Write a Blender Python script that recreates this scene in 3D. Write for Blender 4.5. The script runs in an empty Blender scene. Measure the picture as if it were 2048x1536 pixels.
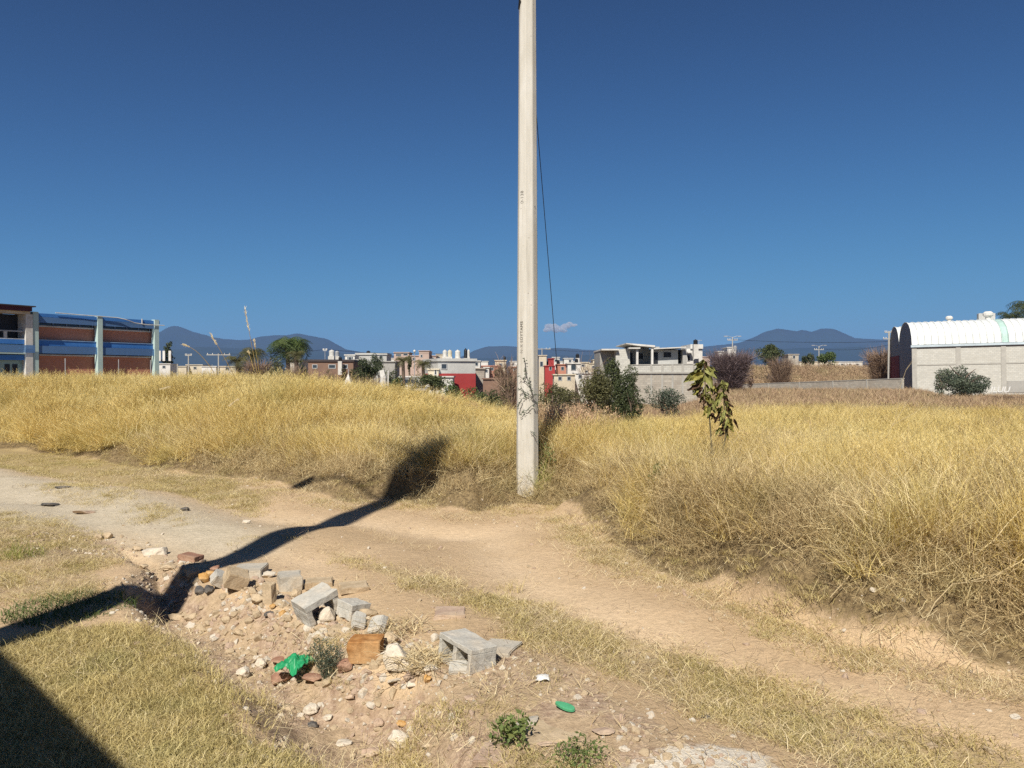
import bpy, bmesh, math, random
import numpy as np
from mathutils import Vector, Matrix, Euler
from mathutils import noise as mnoise

random.seed(7)
RNG = np.random.default_rng(11)
SC = bpy.context.scene
COL = SC.collection

# ------------------------------------------------------------------ camera
CAMZ = 1.6
FPX = 1607.0                       # focal length in pixels of the 2048 px wide photograph
PITCH = math.atan(16 / FPX)        # a touch downwards: horizon at row 752
cam_d = bpy.data.cameras.new('camera')
cam = bpy.data.objects.new('camera', cam_d)
COL.objects.link(cam)
cam.location = (0, 0, CAMZ)
cam.rotation_euler = (math.pi / 2 - PITCH, 0, 0)
cam_d.sensor_width = 36
cam_d.lens = FPX / 2048 * 36
cam_d.clip_start = 0.05
cam_d.clip_end = 60000
SC.camera = cam

# ------------------------------------------------------------------ light
SUN_ELEV = math.radians(46)
SUN_H = Vector((-0.283, -0.959))   # horizontal direction towards the sun: behind the camera, to the left
to_sun = Vector((SUN_H.x * math.cos(SUN_ELEV), SUN_H.y * math.cos(SUN_ELEV), math.sin(SUN_ELEV)))
wd = bpy.data.worlds.new('World')
SC.world = wd
wd.use_nodes = True
nt = wd.node_tree
nt.nodes.clear()
w_out = nt.nodes.new('ShaderNodeOutputWorld')
w_bg = nt.nodes.new('ShaderNodeBackground')
w_sky = nt.nodes.new('ShaderNodeTexSky')
w_sky.sky_type = 'NISHITA'
w_sky.sun_disc = False
w_sky.sun_elevation = SUN_ELEV
w_sky.sun_rotation = math.atan2(SUN_H.x, SUN_H.y)
w_sky.altitude = 2300
w_sky.air_density = 0.6
w_sky.dust_density = 0.0
w_sky.ozone_density = 6.0
w_bg.inputs['Strength'].default_value = 0.068
# colour response of the sky: the same soft curve for every direction (deep zenith, no white horizon)
_sx = nt.nodes.new('ShaderNodeSeparateColor'); _cx = nt.nodes.new('ShaderNodeCombineColor')
nt.links.new(w_sky.outputs[0], _sx.inputs[0])
for _i, (_p, _a, _k) in enumerate(((1.45, 0.75, 4.0), (1.8, 0.935, 6.0), (2.0, 0.56, 14.0))):
    _pw = nt.nodes.new('ShaderNodeMath'); _pw.operation = 'POWER'; _pw.inputs[1].default_value = _p
    nt.links.new(_sx.outputs[_i], _pw.inputs[0])
    _dn = nt.nodes.new('ShaderNodeMath'); _dn.operation = 'MULTIPLY_ADD'; _dn.inputs[1].default_value = 1/_k; _dn.inputs[2].default_value = 1.0
    nt.links.new(_pw.outputs[0], _dn.inputs[0])
    _dv = nt.nodes.new('ShaderNodeMath'); _dv.operation = 'DIVIDE'
    nt.links.new(_pw.outputs[0], _dv.inputs[0]); nt.links.new(_dn.outputs[0], _dv.inputs[1])
    _ml = nt.nodes.new('ShaderNodeMath'); _ml.operation = 'MULTIPLY'; _ml.inputs[1].default_value = _a
    nt.links.new(_dv.outputs[0], _ml.inputs[0]); nt.links.new(_ml.outputs[0], _cx.inputs[_i])
nt.links.new(_cx.outputs[0], w_bg.inputs['Color'])
nt.links.new(w_bg.outputs[0], w_out.inputs['Surface'])
wd.cycles.sampling_method = 'NONE'

sun_d = bpy.data.lights.new('sun', 'SUN')
sun_d.energy = 4.9
sun_d.angle = math.radians(0.55)
sun_d.color = (1.0, 0.93, 0.82)
sun = bpy.data.objects.new('sun', sun_d)
COL.objects.link(sun)
sun.rotation_euler = to_sun.to_track_quat('Z', 'Y').to_euler()
sun.location = (0, 0, 60)

SC.view_settings.view_transform = 'Standard'
SC.view_settings.look = 'None'
SC.view_settings.exposure = 0.42
SC.view_settings.gamma = 1.0
SC.view_settings.use_curve_mapping = False
SC.render.engine = 'CYCLES'
cy = SC.cycles
cy.max_bounces = 6
cy.diffuse_bounces = 3
cy.glossy_bounces = 2
cy.transmission_bounces = 3
cy.transparent_max_bounces = 8
cy.volume_bounces = 0
cy.use_denoising = False
cy.sample_clamp_indirect = 6

# ------------------------------------------------------------------ pixel helpers (2048 x 1536 photograph)
CP, SP = math.cos(PITCH), math.sin(PITCH)
def ray(px, py):
    a = (px - 1024) / FPX
    b = (768 - py) / FPX
    return np.array((a, CP + b * SP, -SP + b * CP))
def W(px, py, D):
    d = ray(px, py)
    p = d * (D / d[1])
    return Vector((p[0], p[1], p[2] + CAMZ))
def G(px, py, z=0.0):
    d = ray(px, py)
    t = (z - CAMZ) / d[2]
    return (d[0] * t, d[1] * t)

# ------------------------------------------------------------------ object helpers
def tag(o, label=None, cat=None, group=None, kind=None):
    if label: o['label'] = label
    if cat: o['category'] = cat
    if group: o['group'] = group
    if kind: o['kind'] = kind
    return o
def empty(name, loc, rz=0.0, label=None, cat=None, group=None):
    o = bpy.data.objects.new(name, None)
    COL.objects.link(o)
    o.empty_display_size = 0.2
    o.location = loc
    o.rotation_euler = (0, 0, rz)
    return tag(o, label, cat, group)
def link(name, me, parent=None, loc=None, rot=None):
    o = bpy.data.objects.new(name, me)
    COL.objects.link(o)
    if parent is not None: o.parent = parent
    if loc is not None: o.location = loc
    if rot is not None: o.rotation_euler = rot
    return o
def np_mesh(name, verts, faces, mat=None, attrs=None, smooth=False):
    """verts (N,3), faces (M,k) all of the same k"""
    verts = np.asarray(verts, dtype=np.float32)
    faces = np.asarray(faces, dtype=np.int32)
    me = bpy.data.meshes.new(name)
    n, k = faces.shape
    me.vertices.add(len(verts))
    me.vertices.foreach_set('co', verts.ravel())
    me.loops.add(n * k)
    me.loops.foreach_set('vertex_index', faces.ravel())
    me.polygons.add(n)
    me.polygons.foreach_set('loop_start', np.arange(0, n * k, k, dtype=np.int32))
    me.update(calc_edges=True)
    if smooth:
        me.polygons.foreach_set('use_smooth', np.ones(n, dtype=bool))
    if attrs:
        for an, av in attrs.items():
            a = me.attributes.new(an, 'FLOAT', 'POINT')
            a.data.foreach_set('value', np.asarray(av, dtype=np.float32))
    if mat: me.materials.append(mat)
    return me

class MB:
    """collects shapes for ONE mesh object"""
    def __init__(s): s.v = []; s.f = []
    def box(s, x0, x1, y0, y1, z0, z1, M=None):
        b = len(s.v)
        ps = [(x0,y0,z0),(x1,y0,z0),(x1,y1,z0),(x0,y1,z0),(x0,y0,z1),(x1,y0,z1),(x1,y1,z1),(x0,y1,z1)]
        if M is not None: ps = [tuple(M @ Vector(p)) for p in ps]
        s.v += ps
        s.f += [(b,b+3,b+2,b+1),(b+4,b+5,b+6,b+7),(b,b+1,b+5,b+4),(b+1,b+2,b+6,b+5),(b+2,b+3,b+7,b+6),(b+3,b,b+4,b+7)]
        return s
    def tube(s, pts, rad, n=6, caps=True):
        pts = [Vector(p) for p in pts]
        if not isinstance(rad, (list, tuple)): rad = [rad] * len(pts)
        rings = []
        for i, p in enumerate(pts):
            d = (pts[min(i+1, len(pts)-1)] - pts[max(i-1, 0)])
            if d.length < 1e-9: d = Vector((0,0,1))
            d.normalize()
            a = d.cross(Vector((0,0,1)) if abs(d.z) < 0.9 else Vector((1,0,0))).normalized()
            c = d.cross(a)
            b = len(s.v)
            for k in range(n):
                t = 2 * math.pi * k / n
                s.v.append(tuple(p + (a * math.cos(t) + c * math.sin(t)) * rad[i]))
            rings.append(b)
        for r0, r1 in zip(rings[:-1], rings[1:]):
            for k in range(n):
                s.f.append((r0+k, r0+(k+1)%n, r1+(k+1)%n, r1+k))
        if caps:
            s.f.append(tuple(rings[0]+k for k in range(n)))
            s.f.append(tuple(rings[-1]+n-1-k for k in range(n)))
        return s
    def lathe(s, prof, n=14, c=(0,0,0)):
        rings = []
        for r, z in prof:
            b = len(s.v)
            for k in range(n):
                t = 2 * math.pi * k / n
                s.v.append((c[0] + r*math.cos(t), c[1] + r*math.sin(t), c[2] + z))
            rings.append(b)
        for r0, r1 in zip(rings[:-1], rings[1:]):
            for k in range(n):
                s.f.append((r0+k, r0+(k+1)%n, r1+(k+1)%n, r1+k))
        s.f.append(tuple(rings[0]+n-1-k for k in range(n)))
        s.f.append(tuple(rings[-1]+k for k in range(n)))
        return s
    def poly(s, pts):
        b = len(s.v)
        s.v += [tuple(p) for p in pts]
        s.f.append(tuple(range(b, b+len(pts))))
        return s
    def prism(s, outline, y0, y1):
        """outline in (x,z) swept along y"""
        n = len(outline); b = len(s.v)
        s.v += [(x, y0, z) for x, z in outline] + [(x, y1, z) for x, z in outline]
        s.f.append(tuple(b+k for k in range(n)))
        s.f.append(tuple(b+2*n-1-k for k in range(n)))
        for k in range(n):
            s.f.append((b+(k+1)%n, b+k, b+n+k, b+n+(k+1)%n))
        return s
    def mesh(s, name, mat, smooth=False):
        me = bpy.data.meshes.new(name)
        me.from_pydata(s.v, [], s.f)
        if mat: me.materials.append(mat)
        if smooth: me.polygons.foreach_set('use_smooth', [True]*len(me.polygons))
        me.update()
        return me
    def build(s, name, mat, parent=None, loc=None, rot=None, smooth=False, bevel=0):
        o = link(name, s.mesh(name, mat, smooth), parent, loc, rot)
        if bevel:
            m = o.modifiers.new('bevel', 'BEVEL'); m.width = bevel; m.segments = 2; m.limit_method = 'ANGLE'
        return o

# ------------------------------------------------------------------ numpy noise
def vnoise(x, y, scale, seed=0):
    x = np.asarray(x, dtype=np.float64) / scale + seed * 17.31 + 1000
    y = np.asarray(y, dtype=np.float64) / scale + seed * 9.77 + 1000
    xi = np.floor(x); yi = np.floor(y)
    fx = x - xi; fy = y - yi
    fx = fx*fx*(3-2*fx); fy = fy*fy*(3-2*fy)
    def h(a, b):
        n = np.sin(a * 127.1 + b * 311.7 + seed * 74.7) * 43758.5453
        return n - np.floor(n)
    a = h(xi, yi); b = h(xi+1, yi); c = h(xi, yi+1); d = h(xi+1, yi+1)
    return (a + (b-a)*fx) * (1-fy) + (c + (d-c)*fx) * fy - 0.5
def fbm(x, y, scale, octaves=4, seed=0, gain=0.5):
    r = 0; amp = 1.0
    for i in range(octaves):
        r = r + amp * vnoise(x, y, scale, seed + i)
        scale = scale / 2.03; amp *= gain
    return r
def sstep(a, b, x):
    t = np.clip((x - a) / (b - a), 0, 1)
    return t * t * (3 - 2 * t)

def seg_dist(x, y, pts, props=None):
    """distance, side sign (+ left of travel) and interpolated props along a polyline"""
    x = np.asarray(x, dtype=np.float64); y = np.asarray(y, dtype=np.float64)
    best = np.full(x.shape, 1e18); sgn = np.ones(x.shape)
    out = None if props is None else [np.zeros(x.shape) for _ in props]
    for i in range(len(pts) - 1):
        ax, ay = pts[i]; bx, by = pts[i+1]
        dx, dy = bx-ax, by-ay
        L = dx*dx + dy*dy
        t = np.clip(((x-ax)*dx + (y-ay)*dy) / L, 0, 1)
        qx = x - (ax + t*dx); qy = y - (ay + t*dy)
        d = qx*qx + qy*qy
        m = d < best
        best = np.where(m, d, best)
        cr = dx*qy - dy*qx
        sgn = np.where(m, np.where(cr >= 0, 1.0, -1.0), sgn)
        if props is not None:
            for j, p in enumerate(props):
                out[j] = np.where(m, p[i] + (p[i+1]-p[i])*t, out[j])
    return np.sqrt(best), sgn, out
def poly_sd(x, y, poly):
    """signed distance, positive inside"""
    x = np.asarray(x, dtype=np.float64); y = np.asarray(y, dtype=np.float64)
    d, _, _ = seg_dist(x, y, list(poly) + [poly[0]])
    ins = np.zeros(x.shape, dtype=bool)
    n = len(poly)
    for i in range(n):
        x0, y0 = poly[i]; x1, y1 = poly[(i+1) % n]
        if y0 == y1: continue
        c = ((y0 > y) != (y1 > y)) & (x < (x1-x0)*(y-y0)/(y1-y0) + x0)
        ins ^= c
    return np.where(ins, d, -d)
def PG(lst, z=0.0):
    return [G(px, py, z) for px, py in lst]

# ------------------------------------------------------------------ terrain
FOOT = [(-500,890,.95,.25),(-200,893,.95,.25),(0,898,.95,.25),(200,923,.92,.3),(330,948,.80,.35),(500,960,.62,.45),(600,985,.54,.55),(690,1008,.56,.7),
        (760,1000,.56,.85),(850,1012,.54,.85),(960,1028,.50,.8),(1040,1008,.50,.75),(1100,1012,.56,.75),(1150,1050,.62,.78),(1250,1118,.66,.8),(1350,1163,.66,.8),
        (1450,1195,.64,.8),(1600,1258,.66,.8),(1750,1300,.70,.8),(2048,1372,.70,.8),(2400,1470,.68,.75),(2900,1620,.66,.75)]
FOOT_XY = [G(a, b) for a, b, _, _ in FOOT][::-1]
FOOT_C = [c for _, _, c, _ in FOOT][::-1]
FOOT_K = [k for _, _, _, k in FOOT][::-1]

GULLY = PG([(215,1075),(300,1100),(400,1135),(470,1170),(600,1215),(690,1260),(760,1300),(900,1370),(960,1440),(1030,1540),(1100,1700),(600,1700),
            (620,1540),(540,1480),(460,1400),(400,1330),(330,1270),(290,1235),(240,1190),(262,1130)])
ROADEDGE = PG([(360,1120),(420,1150),(500,1190),(600,1230),(700,1265),(800,1300)])
NOTCH = [(-1.75, 9.7), (-1.45, 10.8), (-1.2, 12.0), (-1.15, 13.2)]
FIELD_POLY = FOOT_XY[::-1] + [(30.0, FOOT_XY[0][1]), (3000.0, 3000.0), (-3000.0, 3000.0), (-60.0, FOOT_XY[-1][1])]
def foot_field(x, y):
    d, _, pr = seg_dist(x, y, FOOT_XY, [FOOT_C, FOOT_K])
    return np.where(poly_sd(x, y, FIELD_POLY) > 0, d, -d), pr[0], pr[1]
def far_base(x, y):
    q = x / np.maximum(y, 1.0)
    left = np.where(y < 90, 0.9 - 0.4*sstep(30, 90, y), 0.5) - 6.5*sstep(110, 260, y)
    mid = -0.2 - 1.0*sstep(18, 60, y) - 3.5*sstep(60, 160, y) - 3.5*sstep(160, 320, y)
    right = 0.15 - 0.35*sstep(35, 92, y) - 0.8*sstep(92, 125, y) + 2.6*sstep(126, 150, y) - 8*sstep(165, 300, y)
    shed = 0.15 - 1.0*sstep(35, 90, y) - 6*sstep(130, 260, y)
    wl = 1 - sstep(-0.34, -0.22, q)
    wr = sstep(0.2, 0.28, q)
    ws = sstep(0.5, 0.54, q)
    r = left*wl + mid*(1-wl)*(1-wr) + wr*(right*(1-ws) + shed*ws)
    return r
def gz(x, y, detail=True):
    x = np.asarray(x, dtype=np.float64); y = np.asarray(y, dtype=np.float64)
    s, crest, k = foot_field(x, y)
    s2 = s + 0.22*fbm(x, y, 0.9, 2, 5)*sstep(-0.2, 0.1, s)*2
    rise = k*sstep(0.0, 0.75, s2) + (1-k)*sstep(0.1, 4.2, s2)
    bank = crest * rise
    bank = bank + sstep(0.2, 1.5, s)*(0.20*fbm(x, y, 1.9, 3, 3))
    rt = sstep(.3, 2.0, x)*(s < 40)
    s0 = 1.8 + 3.6*sstep(.56, .85, crest)*(1-rt)
    w = sstep(s0, s0 + 9.5 - 4.5*rt, s)
    h = bank*(1-w) + far_base(x, y)*w
    # notch where water runs through the bank
    dn, _, _ = seg_dist(x, y, NOTCH)
    h = h - 0.16*np.exp(-(dn/0.34)**2)*sstep(0.0, 0.6, s)*(1-sstep(2.0, 3.6, s))
    # road side
    rd = 1 - sstep(-0.4, 0.3, s)
    near = 1 - sstep(25, 60, np.hypot(x, y))
    h = h + rd*near*0.06*fbm(x, y, 2.2, 3, 21)
    g = poly_sd(x, y, GULLY)
    gw = g + 0.16*fbm(x, y, 0.7, 3, 31)
    depth = 0.26 - 0.15*sstep(3.4, 5.4, 7.2 - y)
    h = h - sstep(-0.06, 0.34, gw)*depth*near
    # wheel ruts of the track
    rut = np.exp(-((s + 1.05 + 0.15*fbm(x, y, 2.5, 2, 8))/0.32)**2)
    rut2 = np.exp(-((s + 2.75 + 0.2*fbm(x, y, 2.5, 2, 18))/0.36)**2)
    h = h - (0.055*rut + 0.045*rut2)*near
    h = h + 0.035*near*np.exp(-((s + 1.9)/0.35)**2)
    if detail:
        rough = sstep(-0.25, 0.15, gw)*near
        h = h + (0.010 + 0.030*rough)*near*fbm(x, y, 0.28, 3, 41)
        h = h + 0.030*rough*np.maximum(fbm(x, y, 0.11, 2, 47), 0)
    return h
def gz1(x, y):
    return float(gz(np.array([x]), np.array([y]))[0])
def hit(px, py, dmax=60.0):
    """where the sight line through a pixel meets the ground"""
    d = ray(px, py)
    ts = np.concatenate([np.linspace(2.0, 20, 900), np.linspace(20.05, dmax, 400)])
    X = d[0]*ts; Y = d[1]*ts; Z = CAMZ + d[2]*ts
    g = gz(X, Y)
    i = int(np.argmax(Z < g)) if np.any(Z < g) else len(ts)-1
    return X[i], Y[i], g[i]

# ------------------------------------------------------------------ materials
def nn(t, typ, **kw):
    n = t.nodes.new(typ)
    for k, v in kw.items(): setattr(n, k, v)
    return n
def noise_node(t, vec, scale, detail=4, rough=0.55):
    n = nn(t, 'ShaderNodeTexNoise')
    n.inputs['Scale'].default_value = scale
    n.inputs['Detail'].default_value = detail
    n.inputs['Roughness'].default_value = rough
    t.links.new(vec, n.inputs['Vector'])
    return n.outputs['Fac']
def ramp_node(t, fac, stops):
    r = nn(t, 'ShaderNodeValToRGB')
    e = r.color_ramp.elements
    while len(e) < len(stops): e.new(0.5)
    for i, (p, c) in enumerate(stops):
        e[i].position = p
        e[i].color = (c[0], c[1], c[2], 1) if isinstance(c, tuple) else (c, c, c, 1)
    t.links.new(fac, r.inputs['Fac'])
    return r.outputs['Color']
def mix_node(t, fac, a, b, blend='MIX'):
    m = nn(t, 'ShaderNodeMix', data_type='RGBA', blend_type=blend)
    for key, v in ((0, fac), (6, a), (7, b)):
        if isinstance(v, bpy.types.NodeSocket): t.links.new(v, m.inputs[key])
        elif isinstance(v, tuple): m.inputs[key].default_value = (v[0], v[1], v[2], 1)
        else: m.inputs[key].default_value = v
    return m.outputs[2]
def math_node(t, op, a, b=0.0, clamp=False):
    m = nn(t, 'ShaderNodeMath', operation=op, use_clamp=clamp)
    for key, v in ((0, a), (1, b)):
        if isinstance(v, bpy.types.NodeSocket): t.links.new(v, m.inputs[key])
        else: m.inputs[key].default_value = v
    return m.outputs[0]
def new_mat(name):
    m = bpy.data.materials.new(name)
    m.use_nodes = True
    t = m.node_tree
    b = t.nodes['Principled BSDF']
    b.inputs['Specular IOR Level'].default_value = 0.25
    return m, t, b
def bump_to(t, b, h, strength, dist):
    bp = nn(t, 'ShaderNodeBump')
    bp.inputs['Strength'].default_value = strength
    bp.inputs['Distance'].default_value = dist
    t.links.new(h, bp.inputs['Height'])
    t.links.new(bp.outputs[0], b.inputs['Normal'])
def mat(name, col, col2=None, scale=3.0, rough=0.85, bump=0.3, bdist=0.01, fine=None, dirt=None, metal=0.0):
    """plain procedural surface: two tones of the thing's own colour, fine grain and optional blotchy dirt"""
    m, t, b = new_mat(name)
    tc = nn(t, 'ShaderNodeTexCoord')
    v = tc.outputs['Object']
    col2 = col2 or tuple(c*0.72 for c in col)
    n1 = noise_node(t, v, scale, 5, 0.6)
    c = mix_node(t, ramp_node(t, n1, [(0.32, 0.0), (0.68, 1.0)]), col2, col)
    fine = fine or scale*14
    n2 = noise_node(t, v, fine, 3, 0.6)
    c = mix_node(t, 0.35, c, ramp_node(t, n2, [(0.25, 0.45), (0.75, 1.0)]), 'MULTIPLY')
    if dirt:
        n3 = noise_node(t, v, scale*0.6, 6, 0.7)
        c = mix_node(t, ramp_node(t, n3, [(0.5, 0.0), (0.62, 0.75)]), c, dirt)
    t.links.new(c, b.inputs['Base Color'])
    b.inputs['Roughness'].default_value = rough
    b.inputs['Metallic'].default_value = metal
    if bump: bump_to(t, b, n2, bump, bdist)
    return m

def ground_material():
    m, t, b = new_mat('soil')
    geo = nn(t, 'ShaderNodeNewGeometry'); P = geo.outputs['Position']
    def at(n): 
        a = nn(t, 'ShaderNodeAttribute', attribute_name=n); return a.outputs['Fac']
    big = noise_node(t, P, 0.55, 5, 0.6)
    med = noise_node(t, P, 3.2, 5, 0.65)
    fin = noise_node(t, P, 22, 4, 0.7)
    grit = noise_node(t, P, 95, 3, 0.7)
    tan = mix_node(t, ramp_node(t, big, [(0.35, 0.0), (0.65, 1.0)]), (0.56, 0.41, 0.25), (0.64, 0.48, 0.31))
    tan = mix_node(t, ramp_node(t, med, [(0.4, 0.0), (0.7, 0.45)]), tan, (0.50, 0.35, 0.21))
    grey = mix_node(t, ramp_node(t, med, [(0.35, 0.0), (0.65, 1.0)]), (0.53, 0.46, 0.34), (0.62, 0.54, 0.41))
    pink = mix_node(t, ramp_node(t, fin, [(0.38, 0.0), (0.62, 1.0)]), (0.36, 0.25, 0.175), (0.52, 0.40, 0.29))
    pink = mix_node(t, ramp_node(t, med, [(0.42, 0.0), (0.55, 0.7)]), pink, (0.50, 0.38, 0.24))
    humus = mix_node(t, ramp_node(t, fin, [(0.35, 0.0), (0.65, 1.0)]), (0.14, 0.10, 0.055), (0.30, 0.225, 0.12))
    lawn = mix_node(t, ramp_node(t, fin, [(0.35, 0.0), (0.65, 1.0)]), (0.26, 0.20, 0.09), (0.46, 0.36, 0.18))
    far = mix_node(t, ramp_node(t, big, [(0.35, 0.0), (0.65, 1.0)]), (0.22, 0.155, 0.10), (0.36, 0.27, 0.15))
    edge = math_node(t, 'MULTIPLY', math_node(t, 'SUBTRACT', fin, 0.5), 0.9)
    def msk(n, lo=0.35, hi=0.65):
        return ramp_node(t, math_node(t, 'ADD', at(n), edge), [(lo, 0.0), (hi, 1.0)])
    tan = mix_node(t, math_node(t, 'MULTIPLY', at('rut'), ramp_node(t, med, [(0.3, 0.35), (0.6, 0.9)])), tan, (0.70, 0.54, 0.36))
    tan = mix_node(t, math_node(t, 'MULTIPLY', at('ridge'), 0.5), tan, (0.46, 0.34, 0.21))
    c = mix_node(t, at('grey'), tan, grey)
    c = mix_node(t, msk('stony'), c, pink)
    c = mix_node(t, msk('lawn'), c, lawn)
    c = mix_node(t, msk('pale'), c, (0.72, 0.66, 0.56))
    c = mix_node(t, msk('field'), c, humus)
    c = mix_node(t, at('far'), c, far)
    c = mix_node(t, 0.5, c, ramp_node(t, fin, [(0.3, 0.62), (0.6, 1.0)]), 'MULTIPLY')
    c = mix_node(t, 0.45, c, ramp_node(t, grit, [(0.3, 0.55), (0.62, 1.0)]), 'MULTIPLY')
    t.links.new(c, b.inputs['Base Color'])
    b.inputs['Roughness'].default_value = 0.95
    b.inputs['Specular IOR Level'].default_value = 0.1
    h = math_node(t, 'ADD', math_node(t, 'MULTIPLY', fin, 0.7), math_node(t, 'MULTIPLY', grit, 0.3))
    bump_to(t, b, h, 0.65, 0.04)
    return m

# ------------------------------------------------------------------ zones of the ground (plan outlines)
LAWN1 = PG([(-700,1290),(0,1285),(100,1255),(230,1240),(320,1262),(400,1335),(470,1420),(560,1475),(620,1510),(690,1560),(740,1700),(700,2300),(-900,2300)])
LAWN2 = PG([(-400,1020),(0,1022),(100,1035),(190,1062),(235,1110),(235,1160),(170,1195),(60,1200),(-400,1215)])
STRIP = PG([(615,1092),(700,1100),(790,1132),(880,1165),(960,1195),(1100,1200),(1250,1245),(1400,1288),(1600,1350),(1800,1420),(2048,1490),(2300,1560),(2300,1720),(1850,1640),(1600,1510),(1480,1450),(1330,1400),(1200,1345),(1060,1300),(960,1235),(850,1192),(720,1145)])
VERGE = PG([(-500,885),(0,890),(200,915),(330,940),(480,960),(560,1000),(500,1022),(400,1000),(300,985),(160,962),(0,940),(-500,925)])
PATCHES = [PG(p) for p in ([(255,1008),(330,1012),(392,1045),(370,1060),(300,1050),(262,1030)], [(60,975),(180,968),(300,1005),(240,1015),(120,1005)],
    [(940,1375),(1080,1372),(1105,1430),(1010,1490),(930,1470),(900,1410)], [(880,1490),(1120,1480),(1230,1540),(1200,1600),(850,1600)],
    [(455,1078),(600,1058),(600,1075),(480,1100)], [(820,1140),(900,1150),(890,1200),(800,1190)], [(600,1270),(690,1240),(720,1290),(650,1330)],
    [(760,1380),(900,1370),(900,1480),(780,1470)], [(430,1330),(530,1300),(560,1350),(480,1380)])]
PALE = PG([(1340,1500),(1430,1480),(1540,1500),(1600,1560),(1500,1640),(1300,1640),(1200,1540)])
PALE2 = PG([(1385,1410),(1430,1405),(1440,1425),(1400,1430)])
GREY = PG([(-600,930),(0,940),(300,985),(480,1035),(560,1060),(520,1095),(400,1110),(200,1060),(-600,1050)])
GREYB = PG([(1020,1440),(1120,1420),(1170,1460),(1110,1540),(900,1600),(880,1530)])
STONY2 = PG([(820,1350),(1000,1300),(1120,1330),(1240,1400),(1340,1460),(1500,1520),(1560,1700),(900,1700),(860,1500)])
STONY3 = PG([(-300,1060),(60,1065),(220,1075),(250,1110),(100,1120),(-300,1130)])

def zone_values(x, y):
    s, _, _ = foot_field(x, y)
    near = 1 - sstep(20, 34, np.hypot(x, y))
    wob = 0.12*fbm(x, y, 0.6, 3, 61)
    def z(poly, f=0.18): return sstep(-f, f, poly_sd(x, y, poly) + wob)
    lawn = np.maximum.reduce([z(LAWN1), 0.5*z(LAWN2), 0.55*z(STRIP, 0.14), 0.6*z(VERGE, 0.3)] + [0.4*z(p, 0.12) for p in PATCHES])
    lawn = np.maximum(lawn, 0.32*sstep(-0.55, -0.15, s + wob)*(1 - sstep(0.2, 0.5, s)))
    ins = lawn*near
    gl = sstep(-0.05, 0.2, poly_sd(x, y, GULLY) + wob)
    stony = np.maximum.reduce([gl, z(STONY2), 0.8*z(STONY3)])*near
    pale = np.maximum(0.8*z(PALE, 0.1), 0.55*z(PALE2, 0.05))*near
    grey = np.maximum(z(GREY, 0.6), z(GREYB, 0.1))*near
    field = sstep(-0.08, 0.25, s + wob)
    far = sstep(24, 40, np.hypot(x, y))
    rut = np.exp(-((s + 1.05 + wob)/0.33)**2) + .8*np.exp(-((s + 2.75 + wob)/0.36)**2)
    ridge = np.exp(-((s + 1.9 + wob)/0.4)**2)
    return dict(rut=rut*near, ridge=ridge*near, lawn=ins, stony=stony, pale=pale, grey=grey, field=field, far=far)

def build_ground():
    th_f = np.radians(np.arange(-50, 50, 0.16))
    th_b = np.radians(np.arange(50, 310, 3.0))
    th = np.concatenate([th_f, th_b])
    r = [0.001, 0.4]
    while r[-1] < 2.2: r.append(r[-1]*1.15)
    while r[-1] < 22: r.append(r[-1]*1.0055)
    while r[-1] < 300: r.append(r[-1]*1.03)
    while r[-1] < 10500: r.append(r[-1]*1.2)
    r = np.array(r)
    R, T = np.meshgrid(r, th, indexing='ij')
    X = (R*np.sin(T)).ravel(); Y = (R*np.cos(T)).ravel()
    Z = gz(X, Y)
    nr, nt_ = len(r), len(th)
    i = np.arange(nr-1)[:, None]; j = np.arange(nt_)[None, :]
    a = (i*nt_ + j).ravel(); b = (i*nt_ + (j+1) % nt_).ravel()
    c = ((i+1)*nt_ + (j+1) % nt_).ravel(); d = ((i+1)*nt_ + j).ravel()
    faces = np.stack([a, b, c, d], 1)[:, ::-1]
    faces = np.stack([a, d, c, b], 1)
    zv = zone_values(X, Y)
    me = np_mesh('ground', np.stack([X, Y, Z], 1), faces, ground_material(), zv, smooth=True)
    o = link('ground', me)
    # make sure the faces look up
    if me.polygons[len(me.polygons)//2].normal.z < 0: me.flip_normals()
    return tag(o, kind='structure')
ground = build_ground()

# ------------------------------------------------------------------ grass material and tufts
def straw_mat(name, stops, green=0.0, gscale=0.5, transl=0.25, patch=0.34):
    m, t, b = new_mat(name)
    at = nn(t, 'ShaderNodeAttribute', attribute_name='bl')
    oi = nn(t, 'ShaderNodeObjectInfo')
    geo = nn(t, 'ShaderNodeNewGeometry')
    pn = noise_node(t, geo.outputs['Position'], gscale, 4, 0.6)
    f = math_node(t, 'ADD', math_node(t, 'MULTIPLY', at.outputs['Fac'], 0.62), math_node(t, 'MULTIPLY', oi.outputs['Random'], 0.18))
    f = math_node(t, 'ADD', f, math_node(t, 'MULTIPLY', math_node(t, 'SUBTRACT', pn, .5 - .17/patch), patch), clamp=True)
    c = ramp_node(t, f, stops)
    if green > 0:
        gn = noise_node(t, geo.outputs['Position'], gscale*1.7, 3, 0.6)
        r2 = ramp_node(t, gn, [(0.5, 0.0), (0.68, green)])
        c = mix_node(t, r2, c, (0.20, 0.23, 0.07))
    t.links.new(c, b.inputs['Base Color'])
    b.inputs['Roughness'].default_value = 0.6
    b.inputs['Specular IOR Level'].default_value = 0.3
    if transl:
        tr = nn(t, 'ShaderNodeBsdfTranslucent')
        t.links.new(c, tr.inputs['Color'])
        mx = nn(t, 'ShaderNodeMixShader'); mx.inputs[0].default_value = transl
        t.links.new(b.outputs[0], mx.inputs[1]); t.links.new(tr.outputs[0], mx.inputs[2])
        t.links.new(mx.outputs[0], t.nodes['Material Output'].inputs['Surface'])
    return m
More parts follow.
